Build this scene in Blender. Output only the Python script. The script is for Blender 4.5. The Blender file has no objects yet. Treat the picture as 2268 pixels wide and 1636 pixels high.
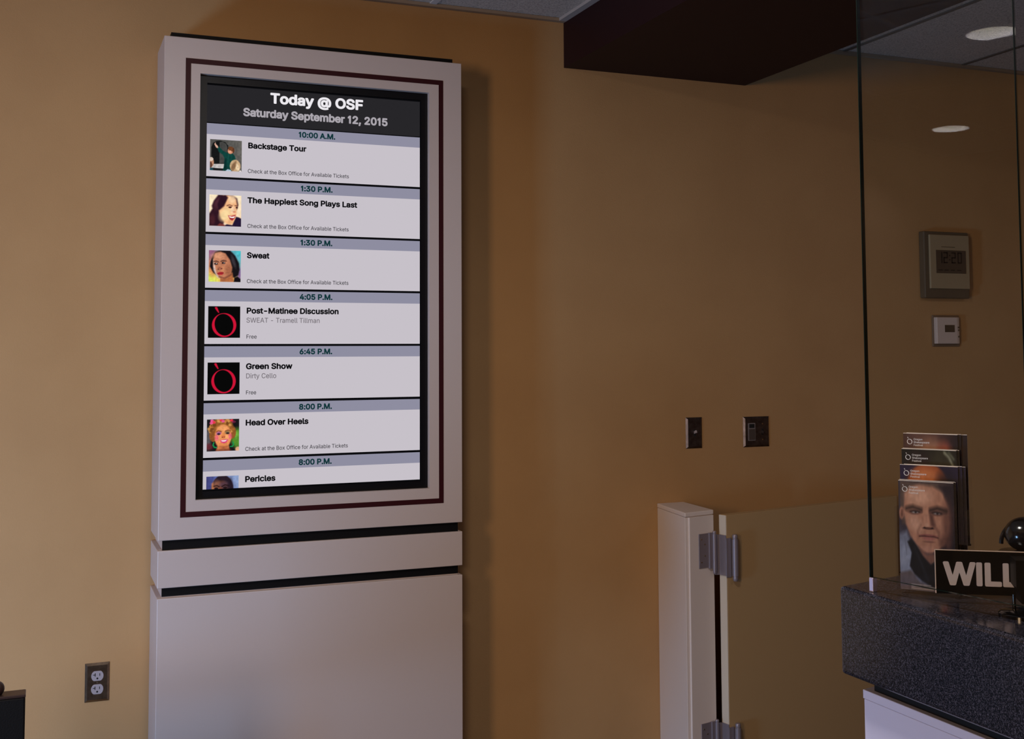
import bpy, bmesh, math, random
import numpy as np
from mathutils import Vector, Matrix

# ------------------------------------------------------------------ scene, camera, world, lights
S = bpy.context.scene
COL = S.collection

def lin(c):
    return tuple((v/12.92 if v <= .04045 else ((v+.055)/1.055)**2.4) for v in c)
def rgb(r, g, b):
    return lin((r/255, g/255, b/255)) + (1.0,)

FPX, YAW, PITCH, ROLL, CYP = 2562.4852, -0.3873, 0.0617, -0.0049, 626.2584
cam = bpy.data.cameras.new('camera')
cam.sensor_fit = 'HORIZONTAL'; cam.sensor_width = 36.0
cam.lens = 36.0*FPX/2268
cam.shift_y = -(818.0-CYP)/2268
cam.clip_start = .02; cam.clip_end = 60
co = bpy.data.objects.new('camera', cam); COL.objects.link(co)
hd = -YAW
fw = Vector((math.sin(hd)*math.cos(PITCH), math.cos(hd)*math.cos(PITCH), math.sin(PITCH)))
r0 = Vector((math.cos(hd), -math.sin(hd), 0)); u0 = r0.cross(fw)
r1 = math.cos(ROLL)*r0+math.sin(ROLL)*u0; u1 = -math.sin(ROLL)*r0+math.cos(ROLL)*u0
R = Matrix((r1, u1, -fw)).transposed()
co.matrix_world = Matrix.Translation((0, -3.7471, 1.40)) @ R.to_4x4()
S.camera = co

S.view_settings.view_transform = 'Standard'
S.view_settings.look = 'None'
S.view_settings.exposure = 0.0
S.view_settings.gamma = 1.0
S.view_settings.use_curve_mapping = False

W = bpy.data.worlds.new('world'); S.world = W; W.use_nodes = True
W.node_tree.nodes['Background'].inputs[0].default_value = (1.0, .80, .68, 1)
W.node_tree.nodes['Background'].inputs[1].default_value = 0.05

def area_light(name, loc, target, sx, sy, power, color):
    l = bpy.data.lights.new(name, 'AREA'); l.shape = 'RECTANGLE'; l.size = sx; l.size_y = sy
    l.energy = power; l.color = color
    o = bpy.data.objects.new(name, l); COL.objects.link(o); o.location = loc
    o.rotation_euler = (Vector(target)-Vector(loc)).to_track_quat('-Z', 'Y').to_euler()
    return o
# daylight from the left: added fill lights at openings made up for them
area_light('daylight_fill', (-1.97, -4.0, 1.7), (1.5, -.1, 1.6), .4, .8, 44.0, (1.0, .66, .38))
area_light('daylight_fill', (-1.97, -1.95, .35), (-.2, 0, .2), .6, .7, 90.0, (0.300, 0.563, 1.000))
# added fill lights by the counter and above the staff side, no fixtures
area_light('ceiling_fill', (.4, -2.2, 2.59), (.4, -2.2, 0), .3, .3, 25.2, (1.000, 0.921, 0.873))
area_light('ceiling_fill', (3.6, -2.6, 2.59), (3.6, -2.6, 0), 1, 1, 7.0, (0.919, 0.809, 1.000))

# ------------------------------------------------------------------ materials
MATS = {}
def mat(name, color, rough=.5, metal=0, spec=.5, noise=None, bump=None, emit=None):
    if name in MATS: return MATS[name]
    m = bpy.data.materials.new(name); m.use_nodes = True
    nt = m.node_tree; b = nt.nodes['Principled BSDF']
    b.inputs['Base Color'].default_value = color
    b.inputs['Roughness'].default_value = rough
    b.inputs['Metallic'].default_value = metal
    b.inputs['Specular IOR Level'].default_value = spec
    if noise or bump:
        tc = nt.nodes.new('ShaderNodeTexCoord')
    if noise:                                   # (scale, second colour, low, high)
        n = nt.nodes.new('ShaderNodeTexNoise'); n.inputs['Scale'].default_value = noise[0]; n.inputs['Detail'].default_value = 3
        cr = nt.nodes.new('ShaderNodeValToRGB')
        cr.color_ramp.elements[0].position = noise[2]; cr.color_ramp.elements[1].position = noise[3]
        cr.color_ramp.elements[0].color = color; cr.color_ramp.elements[1].color = noise[1]
        nt.links.new(tc.outputs['Object'], n.inputs['Vector']); nt.links.new(n.outputs['Fac'], cr.inputs[0])
        nt.links.new(cr.outputs[0], b.inputs['Base Color'])
    if bump:                                    # (scale, strength)
        n2 = nt.nodes.new('ShaderNodeTexNoise'); n2.inputs['Scale'].default_value = bump[0]; n2.inputs['Detail'].default_value = 2
        bp = nt.nodes.new('ShaderNodeBump'); bp.inputs['Strength'].default_value = bump[1]; bp.inputs['Distance'].default_value = .002
        nt.links.new(tc.outputs['Object'], n2.inputs['Vector']); nt.links.new(n2.outputs['Fac'], bp.inputs['Height'])
        nt.links.new(bp.outputs[0], b.inputs['Normal'])
    MATS[name] = m
    return m

def emit(name, color, strength=1.0):
    if name in MATS: return MATS[name]
    m = bpy.data.materials.new(name); m.use_nodes = True; nt = m.node_tree; nt.nodes.clear()
    e = nt.nodes.new('ShaderNodeEmission'); e.inputs[0].default_value = color; e.inputs[1].default_value = strength
    o = nt.nodes.new('ShaderNodeOutputMaterial'); nt.links.new(e.outputs[0], o.inputs[0])
    MATS[name] = m; return m

def picture(name, glow):
    """A picture held in the mesh's colour attribute: shining (screen) or printed (paper)."""
    if name in MATS: return MATS[name]
    m = bpy.data.materials.new(name); m.use_nodes = True; nt = m.node_tree
    a = nt.nodes.new('ShaderNodeAttribute'); a.attribute_name = 'picture'
    if glow:
        nt.nodes.clear(); a = nt.nodes.new('ShaderNodeAttribute'); a.attribute_name = 'picture'
        e = nt.nodes.new('ShaderNodeEmission'); o = nt.nodes.new('ShaderNodeOutputMaterial')
        nt.links.new(a.outputs['Color'], e.inputs[0]); nt.links.new(e.outputs[0], o.inputs[0])
    else:
        b = nt.nodes['Principled BSDF']; b.inputs['Roughness'].default_value = .45; b.inputs['Specular IOR Level'].default_value = .15
        nt.links.new(a.outputs['Color'], b.inputs['Base Color'])
    MATS[name] = m; return m

def clear(name, tint, f0=.045, boost=1.0):
    """Clear sheet: see-through with a mirror sheen that grows towards grazing angles (Schlick)."""
    if name in MATS: return MATS[name]
    m = bpy.data.materials.new(name); m.use_nodes = True; nt = m.node_tree; nt.nodes.clear()
    o = nt.nodes.new('ShaderNodeOutputMaterial'); mx = nt.nodes.new('ShaderNodeMixShader')
    t = nt.nodes.new('ShaderNodeBsdfTransparent'); t.inputs[0].default_value = tint
    g = nt.nodes.new('ShaderNodeBsdfGlossy'); g.inputs['Roughness'].default_value = 0.0
    lw = nt.nodes.new('ShaderNodeLayerWeight'); lw.inputs['Blend'].default_value = .5
    p = nt.nodes.new('ShaderNodeMath'); p.operation = 'POWER'; p.inputs[1].default_value = 5
    q = nt.nodes.new('ShaderNodeMath'); q.operation = 'MULTIPLY_ADD'; q.inputs[1].default_value = (1-f0)*boost; q.inputs[2].default_value = f0*boost
    q.use_clamp = True
    nt.links.new(lw.outputs['Facing'], p.inputs[0]); nt.links.new(p.outputs[0], q.inputs[0])
    nt.links.new(q.outputs[0], mx.inputs[0]); nt.links.new(t.outputs[0], mx.inputs[1]); nt.links.new(g.outputs[0], mx.inputs[2])
    nt.links.new(mx.outputs[0], o.inputs[0])
    MATS[name] = m; return m

# ------------------------------------------------------------------ geometry helpers
def box(bm, x0, x1, y0, y1, z0, z1, bevel=0, seg=2):
    r = bmesh.ops.create_cube(bm, size=1)
    vs = r['verts']
    for v in vs:
        v.co = Vector((x0+(v.co.x+.5)*(x1-x0), y0+(v.co.y+.5)*(y1-y0), z0+(v.co.z+.5)*(z1-z0)))
    if bevel:
        es = list({e for v in vs for e in v.link_edges})
        bmesh.ops.bevel(bm, geom=es, offset=bevel, segments=seg, affect='EDGES', profile=.5)
    return bm

def prism(bm, pts, z0, z1, bevel=0, seg=2):
    """Upright prism over a plan outline (counter-clockwise seen from above)."""
    a = [bm.verts.new((x, y, z0)) for x, y in pts]; b = [bm.verts.new((x, y, z1)) for x, y in pts]
    n = len(pts); fs = [bm.faces.new(list(reversed(a))), bm.faces.new(b)]
    for i in range(n):
        fs.append(bm.faces.new((a[i], a[(i+1) % n], b[(i+1) % n], b[i])))
    if bevel:
        es = list({e for f in fs for e in f.edges})
        bmesh.ops.bevel(bm, geom=es, offset=bevel, segments=seg, affect='EDGES', profile=.5)
    return bm

def basis(o, e, b):
    """Matrix mapping local (right, back, up) onto the world for a thing standing at an angle."""
    return Matrix(((e[0], b[0], 0, o[0]), (e[1], b[1], 0, o[1]), (0, 0, 1, o[2]), (0, 0, 0, 1)))

def cyl(bm, p0, p1, r, r2=None, seg=24):
    p0 = Vector(p0); p1 = Vector(p1); d = p1-p0
    m = Matrix.Translation((p0+p1)/2) @ d.to_track_quat('Z', 'Y').to_matrix().to_4x4()
    bmesh.ops.create_cone(bm, cap_ends=True, segments=seg, radius1=r, radius2=r if r2 is None else r2, depth=d.length, matrix=m)
    return bm

def lathe(bm, prof, c, seg=32, close=False):
    rings = []
    for r, z in prof:
        rings.append([bm.verts.new((c[0]+r*math.cos(2*math.pi*i/seg), c[1]+r*math.sin(2*math.pi*i/seg), c[2]+z)) for i in range(seg)])
    for a, b in zip(rings, rings[1:]):
        for i in range(seg):
            bm.faces.new((a[i], a[(i+1) % seg], b[(i+1) % seg], b[i]))
    if close:
        bm.faces.new(list(reversed(rings[0]))); bm.faces.new(rings[-1])
    return bm

def ring(bm, x0, x1, z0, z1, t, y0, y1, bevel=0):
    """Rectangular frame in the wall's plane: outer x0..x1, z0..z1, band width t, depth y0..y1 (one mesh)."""
    o = [(x0, z0), (x1, z0), (x1, z1), (x0, z1)]
    i = [(x0+t, z0+t), (x1-t, z0+t), (x1-t, z1-t), (x0+t, z1-t)]
    V = {}
    for k in range(4):
        for nm, p in (('o', o[k]), ('i', i[k])):
            V[nm, k, 0] = bm.verts.new((p[0], y0, p[1])); V[nm, k, 1] = bm.verts.new((p[0], y1, p[1]))
    for k in range(4):
        l = (k+1) % 4
        bm.faces.new((V['o', k, 0], V['o', l, 0], V['i', l, 0], V['i', k, 0]))
        bm.faces.new((V['o', l, 1], V['o', k, 1], V['i', k, 1], V['i', l, 1]))
        bm.faces.new((V['o', l, 0], V['o', k, 0], V['o', k, 1], V['o', l, 1]))
        bm.faces.new((V['i', k, 0], V['i', l, 0], V['i', l, 1], V['i', k, 1]))
    return bm

def xform(bm, M):
    bmesh.ops.transform(bm, matrix=M, verts=bm.verts); return bm

def link(name, me, parent=None, loc=None):
    o = bpy.data.objects.new(name, me); COL.objects.link(o)
    if parent is not None: o.parent = parent
    if loc is not None: o.location = loc
    return o

def world_of(o):
    v = Vector((0, 0, 0))
    while o is not None:
        v += o.location; o = o.parent
    return v

def obj(name, bm, m, parent=None, smooth=False, base=None):
    """Link a bmesh laid out in world coordinates as ONE object (its origin at its parent's)."""
    bmesh.ops.recalc_face_normals(bm, faces=bm.faces)
    off = world_of(parent) if parent is not None else (Vector(base) if base else Vector((0, 0, 0)))
    if off.length > 0: bmesh.ops.translate(bm, vec=-off, verts=bm.verts)
    me = bpy.data.meshes.new(name); bm.to_mesh(me); bm.free()
    for mm in (m if isinstance(m, (list, tuple)) else [m]): me.materials.append(mm)
    if smooth:
        me.polygons.foreach_set('use_smooth', [True]*len(me.polygons))
        try: me.set_sharp_from_angle(angle=math.radians(35))
        except Exception: pass
    return link(name, me, parent, off if parent is None and base else None)

def tag(o, label, cat, group=None):
    o['label'] = label; o['category'] = cat
    if group: o['group'] = group
    return o
def thing(name, loc, label, cat, group=None):
    o = bpy.data.objects.new(name, None); COL.objects.link(o); o.location = loc; o.empty_display_size = .05
    return tag(o, label, cat, group)
def struct(o):
    o['kind'] = 'structure'; return o
B = bmesh.new

# ------------------------------------------------------------------ lettering (outlines: advance, loops)
GLYPHS = {
'B,': (188, '22 -149 38 -153 88 -153 103 -148 115 -134 170 66 168 86 160 96 153 101 138 105 63 105 48 98 37 86 4 -119 8 -135'),
'B-': (453, '98 158 114 154 334 154 349 156 364 167 371 183 371 243 368 258 356 273 339 278 104 277 89 267 83 258 80 248 80 183 87 168'),
'B.': (188, '70 -34 100 -38 130 -31 155 -12 164 1 171 16 175 46 167 76 148 101 135 111 120 117 90 120 60 112 35 93 19 66 16 36 24 6 44 -19'),
'B0': (453, '185 -37 228 -41 278 -35 318 -20 357 8 387 43 409 83 426 133 436 188 439 258 434 333 422 388 402 438 377 478 343 512 303 535 258 547 213 549 168 541 133 527 98 501 68 467 44 423 27 373 17 318 14 253 19 173 31 118 49 73 77 28 108 -2 148 -25/203 88 188 97 174 113 163 134 153 163 144 223 145 298 155 353 164 378 176 398 188 412 203 421 218 425 233 425 253 420 269 408 284 388 295 363 303 333 308 298 310 253 308 213 303 178 296 148 285 123 273 105 258 92 243 85 223 84'),
'B1': (320, '134 -30 147 -34 222 -33 238 -25 245 -15 249 -5 249 510 247 520 242 530 232 538 222 542 162 543 147 538 41 455 33 445 29 435 28 355 31 345 37 335 52 326 67 324 81 330 112 353 116 350 116 0 122 -19'),
'B2': (453, '48 -30 64 -34 389 -34 399 -33 409 -28 420 -15 423 0 423 60 418 75 408 85 389 91 239 91 233 95 319 186 368 245 398 295 412 340 415 365 414 395 409 420 397 450 382 475 364 496 341 515 314 531 279 543 239 549 199 548 159 540 125 525 94 504 69 477 49 445 35 400 32 360 39 341 54 330 64 328 129 328 144 332 153 340 159 350 164 385 174 405 189 418 209 424 239 424 264 415 274 407 282 395 286 370 284 355 279 340 254 301 35 65 30 50 30 -5 36 -20'),
'B3': (453, '171 -37 209 -41 249 -39 289 -31 324 -18 358 3 384 27 404 55 417 83 425 118 427 158 421 193 407 228 384 262 359 285 324 306 292 318 398 438 404 448 406 463 405 518 396 533 384 541 374 543 69 543 59 541 49 535 42 528 37 518 36 448 41 433 54 422 69 418 209 418 212 413 126 313 123 298 123 248 124 238 129 228 139 219 149 214 219 213 254 206 269 198 280 188 287 178 293 163 294 133 290 118 284 108 274 99 259 91 224 84 189 87 164 98 149 115 139 149 131 158 119 164 39 165 24 159 14 148 10 128 17 88 29 58 50 28 77 3 104 -14 134 -27'),
'B4': (453, '266 -30 280 -34 345 -34 355 -32 365 -26 373 -15 376 -5 378 70 415 72 430 76 443 90 447 105 447 165 440 184 430 192 420 196 380 197 377 200 377 320 370 338 355 349 345 351 280 351 270 349 260 343 252 335 248 325 248 200 245 197 240 197 175 197 168 200 342 495 345 510 341 525 330 537 315 542 245 543 230 538 220 530 10 175 6 160 7 95 15 83 30 73 247 70 248 -5 254 -20'),
'B5': (453, '178 -37 220 -41 255 -38 290 -30 325 -15 355 6 377 28 398 58 414 93 422 123 424 148 422 203 414 233 405 257 393 278 375 303 355 323 335 338 315 349 290 359 240 367 210 367 180 361 175 363 180 413 185 418 370 418 380 421 390 427 397 438 400 448 400 513 394 528 380 540 365 543 95 543 85 541 75 535 63 518 34 258 35 243 39 233 50 224 60 219 130 212 145 216 165 230 185 238 210 243 235 241 255 234 270 223 285 203 292 183 293 148 283 118 265 98 250 89 235 85 205 85 190 90 176 98 160 118 155 140 150 150 142 158 131 163 55 164 40 158 30 146 26 128 34 83 47 53 64 28 85 7 115 -14 145 -28'),
'B6': (453, '184 -37 224 -41 264 -38 294 -30 329 -14 359 8 384 35 404 68 416 103 422 143 420 193 410 233 392 268 364 302 334 324 299 339 252 348 354 498 356 513 350 528 339 538 329 542 249 542 239 540 229 533 83 318 53 263 37 218 30 173 31 133 40 93 55 58 79 24 106 -2 144 -24/219 83 204 86 189 93 170 113 161 138 160 173 168 198 185 218 209 229 239 230 264 221 281 203 291 178 292 143 285 118 269 97 249 86'),
'B8': (453, '178 -37 227 -41 267 -38 307 -29 346 -12 381 13 407 43 423 73 433 108 434 153 425 193 404 233 388 253 372 268 399 308 412 343 415 368 415 393 412 416 405 438 396 458 383 478 352 509 312 533 287 542 262 547 217 549 177 544 142 534 112 518 82 493 62 468 47 438 38 403 37 368 43 333 58 298 81 268 62 251 47 232 34 208 24 183 19 158 18 133 20 108 26 83 34 63 47 41 62 23 82 5 102 -9 127 -22/192 87 167 100 157 111 151 123 149 138 151 153 157 168 167 180 192 196 227 201 247 199 262 195 277 187 287 178 300 158 303 138 299 118 289 103 272 92 247 85 217 83/202 327 182 338 169 358 167 383 174 403 191 418 212 425 242 425 267 415 278 403 285 383 284 363 277 347 263 333 247 326 222 324'),
'B:': (188, '70 -34 100 -38 130 -31 155 -12 164 1 171 16 175 46 167 76 148 101 135 111 120 117 90 120 60 112 35 93 19 66 16 36 24 6 44 -19/71 241 100 237 130 244 155 263 164 276 171 291 175 321 167 351 149 376 135 386 120 392 90 396 60 388 35 368 19 341 16 311 24 281 44 256'),
'B@': (676, '291 -165 355 -169 410 -165 480 -151 510 -141 525 -134 533 -125 537 -115 536 -95 518 -40 505 -28 495 -25 540 -22 560 -18 585 -8 605 6 625 27 640 51 652 80 661 115 669 195 666 260 653 320 641 350 625 380 608 405 588 430 565 452 540 471 485 501 455 511 420 520 350 526 275 520 210 503 180 490 150 473 124 455 100 434 65 391 49 365 35 335 24 305 15 270 9 235 7 195 7 145 12 105 19 70 29 35 41 5 58 -25 75 -50 97 -75 120 -96 150 -117 180 -134 210 -146 245 -157/330 -50 280 -43 235 -26 197 0 170 30 151 65 138 110 132 165 134 220 143 265 158 305 181 340 210 368 245 389 285 402 335 408 385 406 410 401 435 393 476 370 415 369 400 363 360 375 320 377 285 371 255 360 218 335 188 300 176 280 166 255 156 210 156 155 161 120 168 95 179 70 194 45 211 25 230 8 250 -4 275 -14 300 -20 325 -21 350 -20 373 -15 390 -9 415 7 420 8 450 -10 484 -20 484 -25 405 -47 370 -51/515 93 509 100 508 110 508 330 510 335 525 311 536 285 544 255 547 225 546 165 540 120 530 98 525 94/320 99 310 102 300 108 285 130 276 170 278 210 289 235 305 251 325 257 355 255 365 252 374 245 384 225 388 185 383 140 376 120 365 108 345 100'),
'BA': (480, '0 -30 16 -34 86 -34 96 -32 106 -26 116 -13 156 101 161 108 316 108 321 105 365 -15 371 -24 381 -31 396 -34 466 -34 481 -29 493 -15 497 0 494 15 308 520 301 531 291 539 276 543 196 542 181 536 172 525 -16 10 -17 -5 -14 -15 -9 -23/206 233 203 235 205 240 236 333 241 332 275 235 271 233'),
'BB': (456, '44 -30 60 -34 245 -34 310 -28 345 -19 380 -1 410 24 430 51 443 80 449 105 452 135 449 170 441 200 432 220 415 244 391 270 414 300 427 330 432 365 429 405 419 440 400 475 375 501 345 520 320 531 295 538 240 543 55 542 40 536 30 525 26 510 26 0 30 -16/160 92 160 197 250 197 275 194 300 181 310 171 317 160 321 140 318 120 310 108 295 98 255 91/160 319 160 417 260 416 281 410 296 395 302 375 299 355 290 339 275 328 260 322 245 320'),
'BD': (502, '44 -30 60 -34 240 -33 280 -29 315 -21 355 -5 396 20 425 47 453 85 477 135 491 195 495 235 495 275 488 335 471 390 445 438 410 478 370 507 318 530 285 538 245 542 55 542 40 536 30 525 26 510 26 0 30 -16/160 92 159 415 165 418 235 417 260 414 285 407 310 394 330 375 346 350 357 320 364 280 365 240 361 205 351 170 340 148 325 129 308 115 285 103 240 92'),
'BF': (410, '44 -30 60 -34 130 -34 145 -27 155 -15 159 0 160 187 350 187 365 193 376 205 380 220 380 285 372 300 360 309 345 312 160 313 159 415 165 418 370 418 385 422 399 435 403 455 402 515 396 530 385 539 370 543 60 543 45 539 30 525 26 510 26 0 30 -16'),
'BG': (520, '220 -37 270 -41 320 -36 365 -24 408 -2 445 28 474 63 495 103 508 153 512 198 511 263 507 273 498 283 485 289 475 290 280 290 265 285 257 278 251 268 249 258 249 198 253 183 260 173 270 167 280 165 370 165 376 163 368 143 355 123 339 108 315 95 295 89 270 87 245 89 220 96 200 107 185 119 170 135 156 158 145 188 139 228 138 268 142 308 151 338 166 368 185 391 210 409 235 418 265 422 295 419 320 410 335 400 350 386 365 363 381 328 390 320 400 315 480 315 497 323 507 338 508 348 506 363 491 408 472 443 449 473 421 498 390 519 350 536 310 546 265 550 210 544 160 528 115 502 79 468 47 423 24 373 11 318 6 253 11 193 25 133 48 83 80 39 120 4 165 -21 195 -31'),
'BH': (517, '44 -30 60 -34 130 -34 145 -27 155 -15 159 0 159 195 165 198 355 198 358 195 358 190 358 0 362 -15 375 -29 390 -34 460 -34 475 -29 484 -20 489 -10 491 0 491 510 487 525 478 535 460 543 390 543 375 538 362 525 358 510 358 330 358 325 355 323 160 323 159 510 154 525 140 539 125 543 55 542 45 539 34 530 28 520 26 510 26 0 30 -16'),
'BI': (185, '44 -30 60 -34 130 -34 140 -31 150 -23 159 -5 159 510 157 520 150 532 140 540 130 543 50 541 35 532 27 515 26 0 30 -16'),
'BL': (393, '44 -30 60 -34 365 -34 375 -31 385 -24 392 -15 395 -5 394 65 386 80 375 88 360 91 165 91 160 92 159 95 159 510 157 520 150 531 140 539 130 542 50 541 35 532 27 515 26 0 30 -16'),
'BM': (628, '44 -30 60 -34 125 -34 140 -29 152 -15 156 0 156 215 160 225 259 -20 270 -30 285 -34 345 -34 360 -29 372 -15 465 221 469 225 470 232 470 0 474 -15 485 -28 500 -34 570 -34 580 -32 591 -25 598 -15 602 0 602 505 600 520 590 534 580 540 570 543 475 543 460 539 450 530 315 184 178 530 165 540 150 543 55 542 45 539 35 532 28 520 26 510 26 0 30 -16'),
'BO': (533, '220 -37 270 -41 320 -36 370 -20 400 -5 419 8 455 42 485 83 508 133 523 193 527 253 522 318 509 373 483 428 466 453 445 477 405 510 385 522 355 535 305 547 250 549 200 541 160 527 115 501 80 468 47 423 25 373 11 318 6 253 11 193 25 133 49 83 80 40 120 4 165 -21 195 -31/250 88 225 94 200 106 180 123 162 148 148 178 142 203 138 238 138 278 142 308 151 338 165 366 180 386 200 402 225 415 250 421 275 422 305 416 330 405 351 388 370 363 383 338 391 308 396 268 395 228 391 198 382 168 369 143 350 120 330 104 305 93 275 87'),
'BP': (445, '44 -30 60 -34 130 -34 141 -30 152 -20 157 -10 159 0 160 152 265 153 295 158 325 166 350 178 380 199 400 220 417 245 434 285 441 320 442 360 437 400 425 435 405 469 380 495 350 516 310 533 280 540 250 542 55 542 40 536 30 525 26 510 26 0 30 -16/160 277 160 417 255 416 278 410 295 397 307 375 310 340 303 310 290 292 275 283 250 277'),
'BS': (447, '172 -39 223 -43 268 -40 313 -30 348 -15 383 9 409 36 427 66 439 106 442 146 436 186 420 221 393 253 363 275 328 293 288 308 208 330 178 341 158 355 150 366 149 381 152 391 159 401 168 410 198 422 233 424 263 419 287 406 299 391 308 360 317 351 328 345 403 344 418 349 428 358 435 376 429 416 418 446 399 476 373 502 343 522 308 537 278 545 228 550 188 547 148 538 108 521 73 496 48 469 30 436 20 401 19 356 28 316 44 286 72 256 102 236 138 219 278 175 298 164 310 151 311 141 310 126 303 114 293 103 278 94 263 88 223 83 188 88 173 93 158 101 143 120 137 146 132 156 123 165 113 169 33 170 22 166 10 156 6 146 4 136 10 96 24 61 43 31 68 6 98 -14 138 -31'),
'BT': (449, '177 -30 192 -34 262 -34 277 -27 287 -15 291 0 291 415 297 418 417 418 427 419 438 425 446 435 450 445 451 510 447 525 432 539 417 543 32 543 17 539 2 525 -2 510 -2 450 2 435 12 424 22 419 32 418 152 418 159 415 159 0 162 -15'),
'BW': (686, '139 -30 151 -34 231 -34 246 -30 258 -20 263 -10 341 280 346 272 423 -10 428 -20 441 -31 456 -34 531 -34 541 -32 553 -25 563 -10 702 500 702 520 691 535 681 541 671 543 601 543 586 538 573 525 491 216 412 520 406 530 396 538 381 543 301 542 286 536 276 525 196 225 191 223 111 526 96 540 81 543 11 542 1 539 -9 532 -17 515 -16 500 123 -10 128 -20'),
'Ba': (389, '119 -39 150 -42 185 -41 215 -35 250 -22 260 -30 270 -33 340 -34 350 -31 360 -24 370 -9 371 251 369 281 364 306 349 341 326 371 295 394 260 409 220 417 185 418 140 412 105 402 70 383 45 361 23 331 9 301 8 281 13 271 20 264 30 259 90 241 92 236 65 225 44 211 25 194 10 171 1 146 -3 116 -2 86 4 56 20 24 45 -4 80 -26/150 81 135 87 127 96 126 111 135 122 170 133 242 141 240 126 235 111 228 101 215 91 200 84 185 80/120 246 145 280 160 290 175 295 200 297 220 293 232 286 240 271 240 264 237 261'),
'Bb': (424, '190 -38 218 -42 243 -42 273 -38 298 -30 322 -18 343 -5 363 13 378 32 394 57 406 82 415 112 421 142 424 207 415 267 401 307 378 345 353 373 318 397 281 412 233 418 193 415 173 410 153 401 148 402 148 512 142 527 133 537 118 542 43 541 28 532 21 522 19 512 20 -8 28 -23 38 -30 48 -34 118 -34 131 -28 143 -18 168 -31/208 82 193 86 178 96 168 107 159 122 148 162 147 207 155 247 163 263 173 277 185 287 198 293 228 295 243 293 258 285 268 277 278 262 287 242 292 222 293 172 285 132 278 115 268 101 258 92 243 84 228 81'),
'Bc': (396, '164 -38 204 -42 244 -39 279 -30 314 -14 342 7 365 32 384 62 396 97 394 117 380 132 309 151 294 150 284 145 277 137 266 112 254 97 240 87 224 82 194 81 174 87 157 102 144 122 135 147 131 172 131 197 133 222 139 243 148 262 159 277 174 289 189 294 209 296 224 294 239 290 252 282 261 272 272 247 279 238 289 231 299 228 309 228 374 245 384 252 394 267 395 282 385 312 371 337 351 362 329 380 304 396 279 407 249 415 209 418 164 414 124 402 89 382 59 356 34 322 19 292 6 247 0 192 3 142 14 97 33 57 58 22 89 -6 124 -26'),
'Bd': (424, '155 -38 194 -42 224 -40 254 -33 284 -18 294 -28 309 -34 374 -34 391 -28 403 -13 406 2 406 512 399 529 384 540 374 543 309 543 294 538 284 530 277 512 277 407 274 400 244 412 199 418 154 414 119 403 90 387 61 362 38 332 18 292 3 237 0 187 6 127 19 82 43 37 74 2 94 -13 114 -24/194 81 179 85 167 92 156 102 146 117 138 137 133 157 131 207 139 247 146 262 157 277 169 287 179 292 194 295 214 295 229 292 244 284 256 272 264 259 275 222 277 172 269 132 263 117 253 102 242 92 229 85 214 81'),
'Be': (404, '167 -38 209 -42 244 -40 279 -33 314 -18 344 1 369 27 388 57 399 87 397 102 387 117 374 124 341 132 349 135 384 138 397 147 404 162 405 207 401 247 393 282 381 312 356 352 323 382 284 403 239 416 204 418 159 414 119 400 84 379 55 352 31 317 14 277 4 237 0 187 3 142 14 97 32 57 58 22 89 -6 124 -25/194 82 174 88 154 102 141 122 137 132 139 135 279 135 284 132 276 122 266 102 249 88 224 81/144 255 141 257 147 267 164 284 184 294 204 296 224 294 242 287 254 276 266 257 259 255'),
'Bg': (425, '157 -181 199 -184 244 -182 279 -175 314 -163 343 -146 364 -126 384 -101 396 -76 403 -46 406 -11 406 379 405 389 400 399 384 411 374 413 309 413 294 408 284 397 244 413 214 418 174 417 139 410 99 392 64 365 39 334 18 294 6 254 1 209 2 159 10 114 25 74 44 44 72 14 101 -6 84 -11 29 -43 22 -51 18 -61 18 -81 41 -116 74 -147 114 -169/179 -61 164 -55 149 -46 129 -20 169 -28 204 -29 244 -23 274 -11 277 -16 274 -31 269 -41 249 -55 219 -63/189 94 174 99 159 108 149 119 141 134 134 154 131 174 132 219 137 239 144 258 154 274 164 283 174 290 189 294 219 295 234 290 249 280 259 269 267 254 277 214 276 164 266 129 249 107 239 100 224 95'),
'Bh': (410, '37 -30 53 -34 118 -34 133 -28 144 -15 148 0 149 245 155 265 167 280 183 290 203 295 228 293 243 286 253 275 260 255 262 235 262 0 268 -19 278 -29 293 -34 363 -34 380 -25 388 -15 391 -5 391 255 384 300 372 335 358 358 338 380 313 398 283 411 253 417 218 418 188 414 153 402 148 405 147 515 138 533 128 540 118 542 43 541 28 532 19 515 19 0 23 -16'),
'Bi': (167, '37 -30 51 -34 121 -33 137 -25 144 -15 147 -5 148 380 144 395 136 405 115 415 136 429 150 445 158 465 160 490 153 515 139 535 116 551 91 557 61 555 36 542 17 520 11 505 8 490 10 465 18 445 31 429 53 415 30 405 22 395 19 380 19 0 22 -15'),
'Bk': (381, '37 -30 53 -34 118 -34 133 -28 141 -20 147 -5 148 120 153 125 266 -20 278 -30 293 -34 378 -34 395 -25 403 -15 406 -5 405 10 400 20 247 215 388 359 394 375 390 395 378 409 363 413 283 413 273 411 258 401 153 293 148 295 147 515 138 533 128 540 118 542 43 541 28 532 19 515 19 0 23 -16'),
'Bl': (189, '102 -32 148 -36 193 -29 203 -22 211 -12 214 8 203 63 198 74 183 86 168 88 153 86 149 88 148 93 147 518 138 533 123 542 48 542 38 539 28 533 22 523 19 513 19 68 27 33 44 3 68 -18'),
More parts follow.
